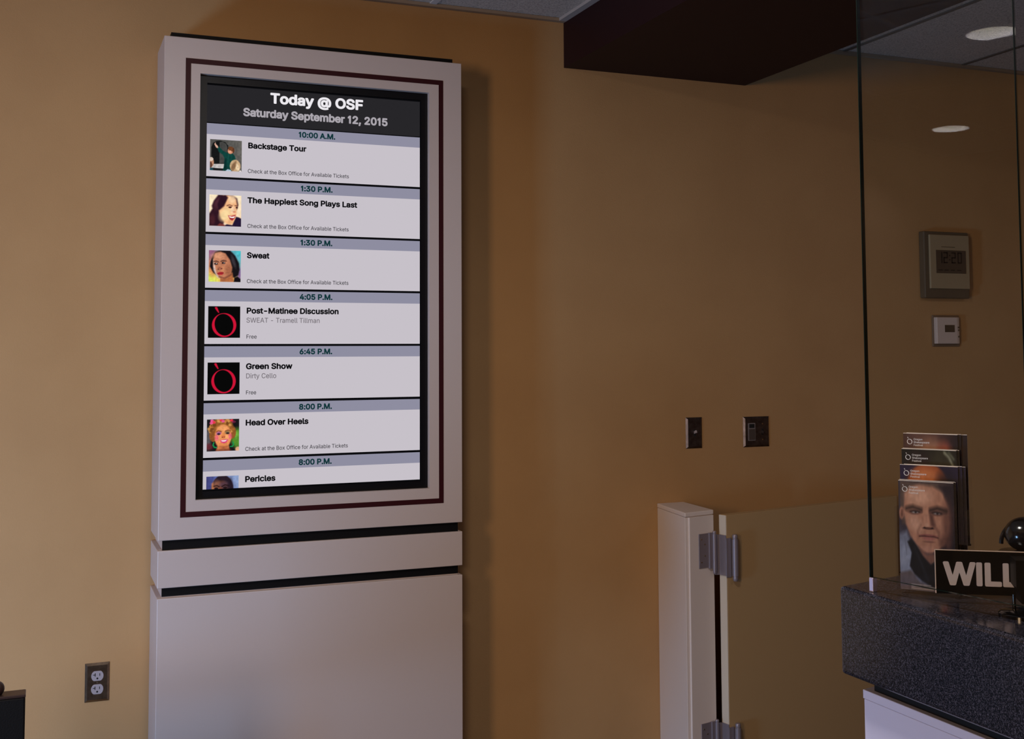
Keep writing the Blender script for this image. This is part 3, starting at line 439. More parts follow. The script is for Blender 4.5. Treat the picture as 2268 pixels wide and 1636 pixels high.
def pic_stern():
    p = Paint(N, N, (150, 96, 128)); p.grad(.1, .1, 0, .9, (244, 196, 92)); p.grad(.5, .5, 1, .1, (70, 196, 204)); p.ell(0, 1, .3, .3, (214, 226, 96), 0, 1); p.ell(.12, .55, .1, .25, (226, 120, 80), 0, 1, .7); p.ell(1, .75, .12, .2, (120, 80, 150), 0, 1, .8)
    p.poly([(.2, .06), (.34, 0), (.66, 0), (.82, .16), (.94, .4), (.96, .6), (.92, .78), (.8, .86), (.62, .8), (.3, .84), (.14, .7), (.04, .52), (.06, .36), (.12, .2)], (24, 20, 24), .04)
    p.ell(.77, .35, .05, .2, (78, 72, 80), -18, .9, .6)
    p.poly([(.36, .86), (.74, .7), (.78, .95), (.8, 1), (.36, 1)], (178, 106, 66), .04)
    p.poly([(.2, .1), (.36, .05), (.52, .1), (.66, .3), (.73, .54), (.7, .74), (.6, .86), (.46, .9), (.34, .88), (.22, .74), (.14, .5), (.14, .3)], (190, 122, 90), .04)
    p.ell(.3, .18, .18, .12, (216, 152, 116), 0, .9, .8); p.poly([(.15, .3), (.2, .52), (.24, .72), (.35, .9), (.26, .84), (.15, .62)], (232, 214, 208), .05, .8); p.ell(.62, .62, .1, .18, (150, 88, 62), 0, .9, .6); p.ell(.4, .62, .12, .12, (204, 138, 96), 0, .9, .5)
    p.line([(.17, .36), (.24, .345), (.3, .37)], .03, (80, 48, 40), .03); p.line([(.38, .35), (.46, .32), (.54, .34)], .03, (80, 48, 40), .03)
    p.ell(.23, .43, .06, .035, (50, 30, 32)); p.ell(.46, .40, .06, .035, (50, 30, 32)); p.ell(.24, .42, .02, .012, (200, 190, 184)); p.ell(.48, .395, .02, .012, (200, 190, 184))
    p.ell(.36, .57, .075, .05, (170, 100, 74), 0, .6); p.ell(.3, .6, .025, .018, (84, 44, 38)); p.ell(.4, .585, .025, .018, (84, 44, 38))
    p.ell(.37, .73, .1, .05, (184, 46, 52), -8); p.line([(.28, .735), (.37, .73), (.46, .71)], .015, (96, 22, 30), .02); p.line([(.34, .84), (.5, .88), (.7, .76)], .04, (110, 60, 44), .05, .8)
    p.poly([(.78, 1), (.8, .86), (.9, .82), (1, .9), (1, 1)], (20, 16, 22), .03)
    return p.grain(.18, 8, 26).a
def pic_logo():
    p = Paint(N+16, N+16, (8, 8, 8)); r = (206, 20, 54)
    p.ell(.5, .595, .375, .375, r, 0, .03); p.ell(.495, .585, .285, .345, (8, 8, 8), -14, .035)
    p.poly([(.205, .05), (.24, .025), (.28, .04), (.345, .2), (.32, .215), (.245, .12)], r, .015)
    return p.a
def pic_curls():
    p = Paint(N, N, (26, 24, 26)); p.ell(.94, .6, .2, .3, (84, 140, 44), 0, .5); p.ell(.04, .6, .1, .3, (84, 80, 84), 0, .8); p.ell(.08, .85, .12, .1, (110, 40, 50), 0, .8, .8); p.ell(.9, .5, .08, .1, (120, 180, 66), 0, .8, .8)
    rng = random.Random(4)
    p.ell(.46, .3, .38, .33, (150, 92, 42)); p.ell(.2, .5, .12, .2, (140, 84, 40)); p.ell(.78, .42, .12, .2, (140, 84, 40))
    for k in range(46):
        t = rng.uniform(3.0, 6.5); q = rng.uniform(.28, .40)
        p.ell(.46+q*math.cos(t), .36+q*.95*math.sin(t), .05, .042, rng.choice([(196, 128, 62), (108, 62, 28), (222, 158, 84), (160, 96, 42)]), rng.uniform(0, 90), .5, .8)
    p.poly([(.34, .82), (.68, .82), (.72, 1), (.28, 1)], (206, 122, 78), .04)
    p.ell(.5, .55, .255, .37, (232, 142, 84), 0, .15); p.ell(.5, .3, .17, .1, (246, 170, 108), 0, .8, .7); p.ell(.38, .62, .1, .1, (250, 170, 110), 0, .9, .6); p.ell(.63, .58, .1, .1, (250, 176, 116), 0, .9, .6)
    p.ell(.31, .58, .06, .09, (226, 92, 120), 0, .9, .8); p.ell(.72, .54, .05, .09, (226, 92, 120), 0, .9, .8)
    p.ell(.37, .44, .08, .055, (150, 84, 150), -8, .5, .8); p.ell(.63, .42, .08, .055, (130, 110, 70), 8, .5, .8); p.ell(.37, .465, .05, .03, (48, 30, 50)); p.ell(.64, .445, .05, .03, (48, 34, 40))
    p.line([(.29, .40), (.36, .36), (.45, .39)], .025, (120, 64, 36), .03); p.line([(.57, .38), (.65, .345), (.73, .38)], .025, (120, 64, 36), .03)
    p.ell(.51, .55, .06, .04, (206, 112, 66), 0, .7); p.ell(.48, .57, .018, .012, (120, 52, 40)); p.ell(.55, .565, .018, .012, (120, 52, 40))
    p.poly([(.4, .66), (.52, .64), (.66, .63), (.62, .72), (.53, .755), (.45, .73)], (222, 60, 122), .025); p.poly([(.44, .665), (.53, .66), (.62, .65), (.59, .69), (.52, .705), (.47, .695)], (252, 238, 232), .02)
    p.line([(.22, .73), (.2, .8), (.24, .87), (.3, .88)], .035, (22, 150, 80)); p.line([(.8, .72), (.83, .8), (.79, .86), (.73, .86)], .035, (22, 150, 80))
    p.poly([(.38, .84), (.66, .84), (.6, .92), (.45, .93)], (150, 78, 48), .06, .7); p.poly([(.3, .94), (.72, .92), (.8, 1), (.25, 1)], (90, 40, 30), .06, .6)
    for c in [(.16, .05), (.22, .1), (.14, .12), (.44, .03), (.5, .07), (.76, .05), (.83, .1)]: p.ell(c[0], c[1], .05, .04, rng.choice([(232, 60, 130), (222, 50, 70), (240, 90, 150)]), 0, .4)
    p.ell(.96, .95, .08, .08, (226, 170, 130), 0, .5); p.ell(.84, .15, .05, .1, (20, 16, 18), 0, .8, .7)
    return p.grain(.2, 11, 30).a
def pic_shadow(rows):
    p = Paint(N, N, (70, 78, 140)); p.grad(.3, .5, 1, .2, (140, 160, 200)); p.grad(.3, .3, 0, .3, (66, 66, 118))
    p.ell(.5, .38, .33, .4, (40, 28, 38), 0, .08); p.ell(.46, .5, .28, .36, (92, 54, 46), 0, .2); p.ell(.32, .3, .12, .16, (150, 96, 76), 0, .9, .8); p.ell(.56, .28, .16, .1, (84, 60, 78), 0, .9, .7); p.poly([(.17, .22), (.22, .18), (.24, .5), (.16, .5)], (224, 140, 84), .05, .7)
    p.line([(.24, .3), (.33, .285), (.4, .32)], .035, (40, 22, 22), .03); p.line([(.48, .32), (.58, .27), (.7, .3)], .035, (40, 22, 22), .03)
    p.ell(.31, .365, .06, .03, (34, 20, 22)); p.ell(.58, .355, .065, .03, (34, 20, 22)); p.ell(.44, .37, .05, .05, (120, 66, 52), 0, .8, .8); p.ell(.74, .4, .09, .3, (34, 24, 36), 0, .6, .7)
    return p.grain(.2, 13, 20).a[:rows]

def cover_portrait():
    p = Paint(96, 180, (52, 46, 58)); p.grad(.2, .45, 0, .95, (132, 140, 164)); p.grad(.3, .5, 1, .4, (20, 15, 28))
    p.ell(.10, .68, .14, .10, (186, 194, 212), 0, .9, .8)
    hair = (84, 66, 62); sk = (168, 118, 98); hi = (200, 152, 130); dk = (92, 58, 52)
    p.poly([(.04, 0), (.96, 0), (1, .3), (.96, .5), (.06, .4), (.03, .2)], hair, .04)
    # broad face with a square jaw, lit from the left
    p.poly([(.12, .12), (.22, .05), (.4, .03), (.62, .04), (.8, .09), (.9, .22), (.92, .36), (.88, .48), (.8, .57), (.68, .635), (.55, .655), (.42, .64), (.3, .58), (.2, .50), (.13, .40), (.09, .28)], sk, .035)
    p.ell(.055, .30, .045, .06, (150, 102, 86), 8, .4); p.ell(.06, .30, .02, .035, (110, 70, 60), 8, .6)
    p.ell(.38, .14, .22, .08, hi, 0, .9, .9); p.ell(.30, .39, .13, .07, hi, 15, .9, .9); p.ell(.72, .38, .11, .06, (184, 130, 108), 0, .9, .8); p.ell(.52, .615, .13, .028, (182, 130, 112), 0, .8, .8); p.ell(.26, .22, .08, .06, (186, 138, 116), 0, .9, .6)
    p.poly([(.74, .03), (1, .0), (1, .66), (.84, .62), (.9, .5), (.93, .36), (.9, .22), (.82, .1)], (30, 21, 33), .06, .95); p.ell(.88, .36, .09, .2, dk, 0, .9, .75); p.ell(.82, .55, .1, .07, dk, 0, .9, .8)
    p.line([(.14, .255), (.26, .238), (.42, .262)], .04, (62, 42, 38), .04); p.line([(.56, .262), (.70, .238), (.86, .258)], .04, (48, 32, 32), .04)
    p.ell(.29, .283, .115, .020, (74, 48, 46), 0, .8, .9); p.ell(.70, .283, .115, .020, (60, 38, 40), 0, .8, .9)
    for cx, w in ((.30, 150), (.69, 128)):
        p.ell(cx, .285, .06, .010, (w, w, w+2), 0, .6, .8); p.ell(cx+.01, .284, .022, .011, (36, 30, 34), 0, .5); p.line([(cx-.09, .281), (cx, .272), (cx+.09, .283)], .009, (40, 24, 26), .012); p.line([(cx-.07, .302), (cx+.06, .302)], .01, (120, 80, 70), .02, .6)
    p.poly([(.45, .25), (.54, .25), (.575, .36), (.60, .41), (.47, .425), (.425, .405), (.45, .35)], (186, 134, 112), .04, .9); p.poly([(.55, .27), (.62, .30), (.66, .39), (.62, .42), (.575, .40), (.565, .34)], (84, 52, 48), .045, .85); p.ell(.505, .395, .035, .02, hi, 0, .8, .9)
    p.ell(.53, .425, .10, .011, (88, 54, 48), 0, .6); p.ell(.465, .421, .022, .008, (52, 28, 28), 0, .6); p.ell(.60, .421, .022, .008, (44, 24, 26), 0, .6)
    p.line([(.40, .40), (.345, .45), (.35, .50)], .022, (126, 84, 72), .05, .6); p.line([(.66, .41), (.72, .46), (.715, .51)], .022, (80, 50, 46), .05, .6)
    p.ell(.53, .492, .155, .013, (140, 82, 78), 0, .5); p.line([(.365, .502), (.46, .497), (.54, .503), (.62, .498), (.70, .506)], .010, (62, 30, 34), .015); p.ell(.535, .518, .115, .014, (158, 98, 92), 0, .6); p.ell(.54, .547, .10, .010, (112, 72, 64), 0, .8, .7)
    # neck, turned-up dark collar and coat over a pale street
    p.poly([(.34, .60), (.5, .66), (.7, .64), (.72, .72), (.55, .76), (.4, .70)], (120, 82, 72), .04); p.poly([(.62, .65), (.84, .58), (.9, .7), (.7, .76)], (28, 19, 28), .05)
    p.poly([(0, .5), (.14, .46), (.2, .56), (.27, .74), (.28, .82), (0, .86)], (128, 134, 158), .05, .8); p.line([(.1, .52), (.13, .68)], .012, (92, 94, 112), .02, .7)
    p.poly([(.15, .56), (.22, .53), (.30, .58), (.42, .68), (.56, .755), (.64, .72), (1, .62), (1, .92), (.62, .96), (.4, .91), (.26, .85), (.18, .78), (.22, .66)], (15, 16, 23), .025)
    p.line([(.28, .62), (.40, .76), (.5, .9)], .025, (36, 40, 50), .05, .7)
    p.poly([(0, .85), (.2, .82), (.36, .92), (.6, .97), (.8, .93), (1, .92), (1, 1), (0, 1)], (92, 82, 88), .03); p.ell(.82, .925, .13, .035, (168, 118, 82), 0, .7); p.ell(.8, .925, .04, .02, (128, 44, 28), 0, .6)
    for k, (y, x1) in enumerate([(.945, .55), (.962, .75), (.98, .6)]): p.line([(.2, y), (x1, y)], .009, (186, 180, 184), .008, .7)
    return p.grain(.15, 21, 30).a
def cover_bald():
    p = Paint(72, 150, (34, 26, 54)); p.ell(.48, .22, .36, .24, (150, 70, 36), 0, .12); p.ell(.45, .12, .26, .1, (186, 112, 70), 0, .9, .8); p.ell(.8, .25, .2, .2, (16, 10, 24), 0, .7, .8)
    p.ell(.46, .5, .34, .3, (172, 92, 60), 0, .2); p.poly([(0, .75), (1, .7), (1, 1), (0, 1)], (30, 24, 40), .08); p.line([(.28, .42), (.42, .41)], .03, (60, 30, 26)); p.line([(.54, .41), (.68, .42)], .03, (60, 30, 26)); p.line([(.36, .62), (.6, .62)], .025, (110, 40, 36))
    return p.grain(.15, 23, 20).a
def cover_dark():
    p = Paint(72, 150, (18, 17, 17)); p.ell(.72, .1, .25, .12, (44, 40, 30), 0, .9); p.line([(.78, .02), (.86, .06), (.93, .14), (.97, .2)], .03, (150, 150, 130), .03, .8); p.line([(.86, .02), (.95, .08)], .02, (120, 124, 104), .03, .8); p.ell(.3, .12, .2, .1, (46, 26, 30), 0, .9, .7)
    p.ell(.5, .5, .25, .2, (88, 70, 58), 0, .8); p.poly([(0, .8), (1, .8), (1, 1), (0, 1)], (50, 40, 36), .1)
    return p.grain(.3, 25, 24).a
def cover_flesh():
    p = Paint(72, 150, (98, 66, 58)); p.grad(.55, .1, 1, .1, (22, 12, 26)); p.grad(.35, .1, 0, .1, (70, 48, 48)); p.ell(.5, .16, .22, .1, (160, 114, 92), 0, 1, .8); p.ell(.75, .16, .12, .09, (150, 74, 60), 0, 1, .8)
    p.ell(.45, .5, .3, .28, (190, 140, 116), 0, .3); p.line([(.28, .42), (.42, .41)], .03, (60, 30, 26)); p.line([(.54, .41), (.68, .42)], .03, (60, 30, 26)); p.line([(.36, .64), (.58, .64)], .025, (120, 56, 50)); p.poly([(0, .8), (1, .78), (1, 1), (0, 1)], (30, 26, 36), .08)
    return p.grain(.12, 27, 20).a
# ================================================================== THE ROOM
FLOOR = -0.08; CEIL = 2.608
WALLC = rgb(182, 143, 95)
m_wall = mat('wall_paint', WALLC, .75, noise=(3.0, rgb(176, 137, 90), .35, .65), bump=(220, .25))
m_ceil = mat('ceiling_tile', rgb(204, 194, 182), .9, noise=(160, rgb(168, 158, 148), .45, .62), bump=(90, .5))
m_tbar = mat('ceiling_bar', rgb(206, 202, 198), .5)
m_carpet = mat('carpet', rgb(70, 62, 58), .95, noise=(300, rgb(52, 46, 44), .4, .6))
m_soffit = mat('maroon_paint', rgb(36, 10, 13), .6, spec=.25)

struct(obj('wall_back', box(B(), -4.3, 5.4, 0.0005, .12, FLOOR, CEIL+.05), m_wall))
def left_wall():
    bm = B(); z1 = CEIL+.05
    box(bm, -4.42, -4.3, -1.60, .12, FLOOR, z1)                      # alcove beside the jog, shaped to bring the added openings closer
    box(bm, -4.42, -2.0, -1.72, -1.60, FLOOR, z1)
    for y0, y1 in ((-1.80, -1.72), (-3.5, -3.1), (-8.2, -4.8)): box(bm, -2.12, -2.0, y0, y1, FLOOR, z1)
    for y0, y1 in ((-3.1, -1.80), (-4.8, -3.5)): box(bm, -2.12, -2.0, y0, y1, 2.2, z1)
    return bm
struct(obj('wall_left', left_wall(), m_wall))
m_alu = mat('added_window_frame', rgb(120, 118, 116), .4, .6)
for n, (y0, y1) in enumerate(((-3.1, -1.80), (-4.8, -3.5))):  # frames for unseen openings, added to give the side lights a place
    bm = B(); f = .05
    box(bm, -2.09, -2.03, y0, y0+f, FLOOR, 2.2); box(bm, -2.09, -2.03, y1-f, y1, FLOOR, 2.2); box(bm, -2.09, -2.03, y0+f, y1-f, 2.2-f, 2.2); box(bm, -2.09, -2.03, y0+f, y1-f, FLOOR, FLOOR+.1)
    struct(obj('added_window_%d' % (n+1), bm, m_alu))
struct(obj('wall_right', box(B(), 5.4, 5.52, -8.2, .12, FLOOR, CEIL+.05), m_wall))
struct(obj('floor', box(B(), -4.42, 5.52, -8.2, .12, FLOOR-.1, FLOOR), m_carpet))
LIGHTS = [(-1.725, -1.425), (-3.419, -.464)]
def ceiling():
    # tile field with two round openings for the recessed lamps
    bm = B(); x0, x1, y0, y1 = -4.42, 5.52, -8.2, .12; hw = .16
    xs = sorted([x0, x1]+[c[0]+s*hw for c in LIGHTS for s in (-1, 1)])
    ys = sorted([y0, y1]+[c[1]+s*hw for c in LIGHTS for s in (-1, 1)])
    vd = {}
    def V(x, y):
        k = (round(x, 5), round(y, 5))
        if k not in vd: vd[k] = bm.verts.new((x, y, CEIL))
        return vd[k]
    for i in range(len(xs)-1):
        for j in range(len(ys)-1):
            a, b, c, d = xs[i], xs[i+1], ys[j], ys[j+1]
            hit = [L for L in LIGHTS if a < L[0] < b and c < L[1] < d and abs(b-a-2*hw) < 1e-6 and abs(d-c-2*hw) < 1e-6]
            if not hit:
                bm.faces.new((V(a, c), V(a, d), V(b, d), V(b, c))); continue
            n = 32; cx, cy = hit[0]; r = .1
            inn = [bm.verts.new((cx+r*math.cos(2*math.pi*k/n), cy+r*math.sin(2*math.pi*k/n), CEIL)) for k in range(n)]
            out = []
            for k in range(n):
                ct, st = math.cos(2*math.pi*k/n), math.sin(2*math.pi*k/n); q = hw/max(abs(ct), abs(st))
                x, y = cx+q*ct, cy+q*st
                out.append(V(x, y))
            for k in range(n): bm.faces.new((inn[k], inn[(k+1) % n], out[(k+1) % n], out[k]))
    return bm
struct(obj('ceiling', ceiling(), m_ceil))
g = B()
for x in [1.2316+.61*k for k in range(-9, 1)]: box(g, x-.012, x+.012, -8.1, 0, CEIL-.004, CEIL+.001)
for k in range(13): box(g, -4.3, 1.72, -.6-.61*k-.012, -.6-.61*k+.012, CEIL-.0035, CEIL+.001)
struct(obj('trim_1', g, m_tbar))
g = B()
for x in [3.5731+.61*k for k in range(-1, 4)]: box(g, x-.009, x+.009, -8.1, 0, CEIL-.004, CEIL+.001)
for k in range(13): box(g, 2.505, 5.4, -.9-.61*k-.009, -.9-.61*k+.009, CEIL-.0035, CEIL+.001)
struct(obj('trim_5', g, mat('shaded_ceiling_bar', rgb(92, 82, 72), .6)))  # right-hand bars coloured darker to stand as shadow lines
struct(obj('trim_2', box(B(), -4.3, 5.4, -.022, 0, CEIL-.012, CEIL-.001), mat('wall_angle', rgb(150, 128, 104), .6)))
# dropped maroon soffit over the counter
struct(obj('trim_3', box(B(), 1.735, 2.505, -4.6, 0, 2.432, CEIL-.0), m_soffit))
struct(obj('trim_4', box(B(), 1.708, 1.735, -4.6, -.022, CEIL-.012, CEIL-.001), mat('soffit_angle', rgb(176, 168, 162), .6)))

# ------------------------------------------------------------------ recessed lamps (seen mirrored in the counter glass)
m_trim = mat('lamp_trim', rgb(225, 222, 215), .4)
m_refl = mat('lamp_reflector', rgb(240, 236, 226), .35)
m_glow = emit('lamp_glow', (1.0, .97, .92, 1), 40)
LB = ['recessed ceiling lamp nearer the counter, the larger lamp mirrored in the glass', 'recessed ceiling lamp farther left, the smaller lamp mirrored in the glass']
for (x, y), lb in zip(LIGHTS, LB):
    t = thing('recessed_ceiling_lamp', (x, y, CEIL), lb, 'ceiling lamp', 'recessed ceiling lamps')
    obj('trim_ring', lathe(B(), [(.094, -.001), (.094, -.006), (.108, -.006), (.112, -.0005)], (x, y, CEIL), 40), m_trim, t, True)
    obj('reflector', lathe(B(), [(.094, -.003), (.09, .04), (.075, .09), (.055, .115)], (x, y, CEIL), 40), m_refl, t, True)
    b = B(); bmesh.ops.create_uvsphere(b, u_segments=24, v_segments=12, radius=.056); xform(b, Matrix.Translation((x, y, CEIL+.10)) @ Matrix.Diagonal((1, 1, .5, 1)))
    obj('lamp_bulb', b, m_glow, t, True)
    l = bpy.data.lights.new('lamp_beam', 'SPOT'); l.energy = 150 if x > -2 else 35; l.color = (.66, .66, 1.0); l.spot_size = math.radians(130); l.spot_blend = .7; l.shadow_soft_size = .06
    lo = bpy.data.objects.new('lamp_beam', l); COL.objects.link(lo); lo.parent = t; lo.location = (0, 0, .06)

# ================================================================== DISPLAY KIOSK
m_white = mat('white_laminate', rgb(196, 181, 174), .42)
m_black = mat('black_laminate', rgb(7, 6, 7), .6, spec=.2)
m_red = mat('maroon_inlay', rgb(52, 8, 14), .5, spec=.25)
m_bezel = mat('black_bezel', rgb(8, 7, 11), .4, spec=.3)
KF = -.2208; KX0, KX1 = .327, 1.263
t = thing('display_kiosk', ((KX0+KX1)/2, KF/2, FLOOR), 'tall white information kiosk with a framed upright screen listing the day\'s shows', 'kiosk')
def shell():
    # upper case: an open-fronted box with a rectangular window for the screen
    bm = B(); ox0, ox1, oz0, oz1 = .4316, 1.1525, .9775, 2.2465; z0, z1 = .8655, 2.352; yb = KF+.06
    o = [(KX0, z0), (KX1, z0), (KX1, z1), (KX0, z1)]; i = [(ox0, oz0), (ox1, oz0), (ox1, oz1), (ox0, oz1)]
    A = [bm.verts.new((x, KF, z)) for x, z in o]; I = [bm.verts.new((x, KF, z)) for x, z in i]
    I2 = [bm.verts.new((x, yb, z)) for x, z in i]; A2 = [bm.verts.new((x, 0, z)) for x, z in o]
    for k in range(4):
        l = (k+1) % 4
        bm.faces.new((A[k], A[l], I[l], I[k])); bm.faces.new((I[k], I[l], I2[l], I2[k])); bm.faces.new((A[l], A[k], A2[k], A2[l]))
    bm.faces.new(I2); bm.faces.new(A2)
    es = [e for e in bm.edges if all(v in A for v in e.verts)]
    bmesh.ops.bevel(bm, geom=es, offset=.0018, segments=2, affect='EDGES', profile=.5)
    return bm
obj('upper_case', shell(), m_white, t)
obj('middle_band', box(B(), KX0, KX1, KF, 0, .7293, .8363, .0018), m_white, t)
obj('lower_cabinet', box(B(), KX0, KX1, KF, 0, FLOOR, .6998, .0018), m_white, t)
obj('spine', box(B(), KX0+.0135, KX1-.012, KF+.013, 0, .69, .876), m_white, t)
obj('black_strip', box(B(), KX0+.0135, KX1-.012, KF+.0105, KF+.014, .8363, .8655), m_black, t)
obj('black_strip', box(B(), KX0+.0135, KX1-.012, KF+.0105, KF+.014, .7035, .7293), m_black, t)
obj('black_top_board', box(B(), .347, 1.236, KF+.012, 0, 2.350, 2.3665), m_black, t)
obj('maroon_border', ring(B(), .3885, 1.1998, .9293, 2.2898, .0155, KF-.0006, KF+.002), m_red, t)
obj('screen_bezel', ring(B(), .4318, 1.1523, .9777, 2.2463, .0225, KF+.018, KF+.05), m_bezel, t)

# the screen picture: light given off by the panel
SX, SZ, SW, SH = .4543, 2.2185, .6727, 1.2135
Y0 = KF+.022
def sx(x): return SX+x
def sz(z): return SZ-z
e_bg = emit('screen_black', rgb(10, 10, 13)); e_hdr = emit('screen_header', rgb(39, 38, 41)); e_white = emit('screen_white', rgb(199, 193, 201))
e_band = emit('screen_band', rgb(142, 141, 160)); e_title = emit('screen_title', rgb(236, 233, 238)); e_date = emit('screen_date', rgb(170, 165, 172))
e_teal = emit('screen_teal', rgb(14, 52, 56)); e_ink = emit('screen_ink', rgb(10, 10, 13)); e_small = emit('screen_small', rgb(46, 44, 50)); e_grey = emit('screen_grey', rgb(112, 106, 112)); e_pic = picture('screen_picture', True)
scr = obj('screen', box(B(), SX-.004, SX+SW+.004, Y0, Y0+.02, SZ-SH-.004, SZ+.004), e_bg, t)
h = Sheet(Y0-.0004)
h.rect(sx(0), sx(SW), sz(.1135), sz(0), e_hdr)
h.text([('Today @ OSF', sx(.1905), sz(.0424), .0335, .294, 'L')], e_title, .0006, True)
h.text([('Saturday September 12, 2015', sx(.108), sz(.0877), .0258, .458, 'L')], e_date, .0006, True)
h.build('header_banner', scr)
CHK = 'Check at the Box Office for Available Tickets'
ROWS = [(.1166, '10:00 A.M.', .117, 'Backstage Tour', .1795, None, 0, CHK, pic_tour()),
        (.2849, '1:30 P.M.', .1015, 'The Happiest Song Plays Last', .342, None, 0, CHK, pic_laugh()),
        (.4532, '1:30 P.M.', .1015, 'Sweat', .0675, None, 0, CHK, pic_stern()),
        (.6215, '4:05 P.M.', .1035, 'Post-Matinee Discussion', .285, 'SWEAT - Tramell Tillman', .226, 'Free', pic_logo()),
        (.7898, '6:45 P.M.', .1035, 'Green Show', .1405, 'Dirty Cello', .0927, 'Free', pic_logo()),
        (.9590, '8:00 P.M.', .1035, 'Head Over Heels', .1915, None, 0, CHK, pic_curls()),
        (1.1276, '8:00 P.M.', .1035, 'Pericles', .0917, None, 0, None, pic_shadow(28))]
for z0, tm, tw, ti, wi, sub, sw, note, img in ROWS:
    s = Sheet(Y0-.0004)
    s.rect(sx(0), sx(SW), sz(z0+.0333), sz(z0), e_band)
    s.rect(sx(0), sx(SW), sz(min(z0+.1615, SH)), sz(z0+.0333), e_white)
    s.text([(tm, sx(.3366), sz(z0+.0256), .0178, tw, 'C')], e_teal, .0006, True)
    s.text([(ti, sx(.1233), sz(z0+.0697), .0181, wi, 'L')], e_ink, .0006, True)
    if sub: s.text([(sub, sx(.123), sz(z0+.0968), .0146, sw, 'L')], e_grey, .0006)
    if note: s.text([(note, sx(.1232), sz(z0+.1452), .0117, .0323 if note == 'Free' else .316, 'L')], e_small, .0006)
    hgt = .0946*img.shape[0]/(img.shape[1])
    s.image(sx(.0105), sx(.105), sz(z0+.0485+hgt) if note else sz(SH), sz(z0+.0485), img, e_pic, .0006)
    s.build('schedule_row', scr)

# ================================================================== SOCKET AND SWITCHES
m_steel = mat('brushed_steel', rgb(150, 132, 112), .32, 1, noise=(60, rgb(128, 110, 92), .35, .65))
m_dsteel = mat('dark_steel', rgb(120, 110, 106), .38, 1, noise=(60, rgb(96, 86, 82), .35, .65))
m_ivory = mat('grey_plastic', rgb(164, 154, 156), .4)
m_slot = mat('slot_black', rgb(14, 12, 12), .7)
m_screw = mat('screw_steel', rgb(200, 190, 170), .25, 1)
def plate(bm, x0, x1, z0, z1, d=.0065, s=.0068):
    o = [(x0, z0), (x1, z0), (x1, z1), (x0, z1)]; i = [(x0+s, z0+s), (x1-s, z0+s), (x1-s, z1-s), (x0+s, z1-s)]
    A = [bm.verts.new((x, -.0005, z)) for x, z in o]; I = [bm.verts.new((x, -d, z)) for x, z in i]; K = [bm.verts.new((x, 0, z)) for x, z in o]
    for k in range(4):
        l = (k+1) % 4; bm.faces.new((A[k], A[l], I[l], I[k])); bm.faces.new((K[k], K[l], A[l], A[k]))
    bm.faces.new(I); bm.faces.new(list(reversed(K)))
    return bm
def disc_y(bm, x, z, r, y0, y1, seg=24): return cyl(bm, (x, y0, z), (x, y1, z), r, seg=seg)
ox, oz = .1434, .3688
t = thing('power_outlet', (ox+.035, 0, oz), 'steel-plated double power outlet low on the tan wall left of the kiosk', 'outlet')
obj('cover_plate', plate(B(), ox, ox+.0699, oz, oz+.1143), m_steel, t)
for cz in (oz+.0572+.0195, oz+.0572-.0195):
    b = B(); n = 40; r = .0172; hh = .0143; pr_ = []
    for k in range(n):
        a = 2*math.pi*k/n; pr_.append((r*math.cos(a), max(-hh, min(hh, r*math.sin(a)))))
    F = [b.verts.new((ox+.035+x, -.0078, cz+z)) for x, z in pr_]; K = [b.verts.new((ox+.035+x*1.03, -.004, cz+z*1.03)) for x, z in pr_]
    b.faces.new(F)
    for k in range(n): b.faces.new((F[k], F[(k+1) % n], K[(k+1) % n], K[k]))
    soc = obj('socket', b, m_ivory, t)
    b = B(); c0 = ox+.035
    box(b, c0-.0075, c0-.0052, -.0081, -.006, cz-.001, cz+.0085); box(b, c0-.0125, c0-.0075, -.0081, -.006, cz+.0028, cz+.0048)
    box(b, c0+.0055, c0+.0075, -.0081, -.006, cz, cz+.0075); disc_y(b, c0, cz-.0072, .0028, -.0081, -.006, 16)
    obj('socket_slots', b, m_slot, soc)
obj('screw', disc_y(B(), ox+.035, oz+.0572, .0028, -.0072, -.004, 16), m_screw, t)

x, z = 2.2195, 1.0490
t = thing('light_switch', (x+.035, 0, z), 'narrow steel light switch plate with a single toggle above the gate post', 'light switch')
obj('cover_plate', plate(B(), x, x+.0699, z, z+.1143), m_dsteel, t)
b = B(); box(b, x+.030, x+.040, -.0068, -.004, z+.045, z+.069, .001); obj('toggle_frame', b, m_slot, t)
b = B(); box(b, -.0037, .0037, -.014, 0, -.005, .005, .0012); xform(b, Matrix.Translation((x+.035, -.005, z+.058)) @ Matrix.Rotation(math.radians(-22), 4, 'X')); obj('toggle', b, m_ivory, t)
for dz in (.0275, .0868): obj('screw', disc_y(B(), x+.035, z+dz, .0028, -.0068, -.004, 16), m_dsteel, t)
x, z = 2.4687, 1.0455
t = thing('light_switch', (x+.058, 0, z), 'wide two-gang steel switch plate right of the single one, above the gate', 'light switch')
obj('cover_plate', plate(B(), x, x+.1163, z, z+.1143), m_dsteel, t)
b = B(); box(b, x+.0185, x+.0515, -.0075, -.004, z+.0237, z+.0906, .0012); obj('rocker_frame', b, mat('dim_plastic', rgb(120, 112, 110), .5), t)
b = B(); box(b, x+.0215, x+.0485, -.0088, -.005, z+.027, z+.068, .001); obj('rocker', b, mat('brown_plastic', rgb(72, 62, 56), .5), t)
b = B(); box(b, x+.0235, x+.0465, -.0086, -.005, z+.072, z+.087, .001); obj('sensor_window', b, m_slot, t)
b = B(); box(b, x+.0785, x+.0885, -.0068, -.004, z+.045, z+.069, .001); obj('toggle_frame', b, m_slot, t)
b = B(); box(b, -.0037, .0037, -.014, 0, -.005, .005, .0012); xform(b, Matrix.Translation((x+.0835, -.005, z+.058)) @ Matrix.Rotation(math.radians(22), 4, 'X')); obj('toggle', b, m_dsteel, t)
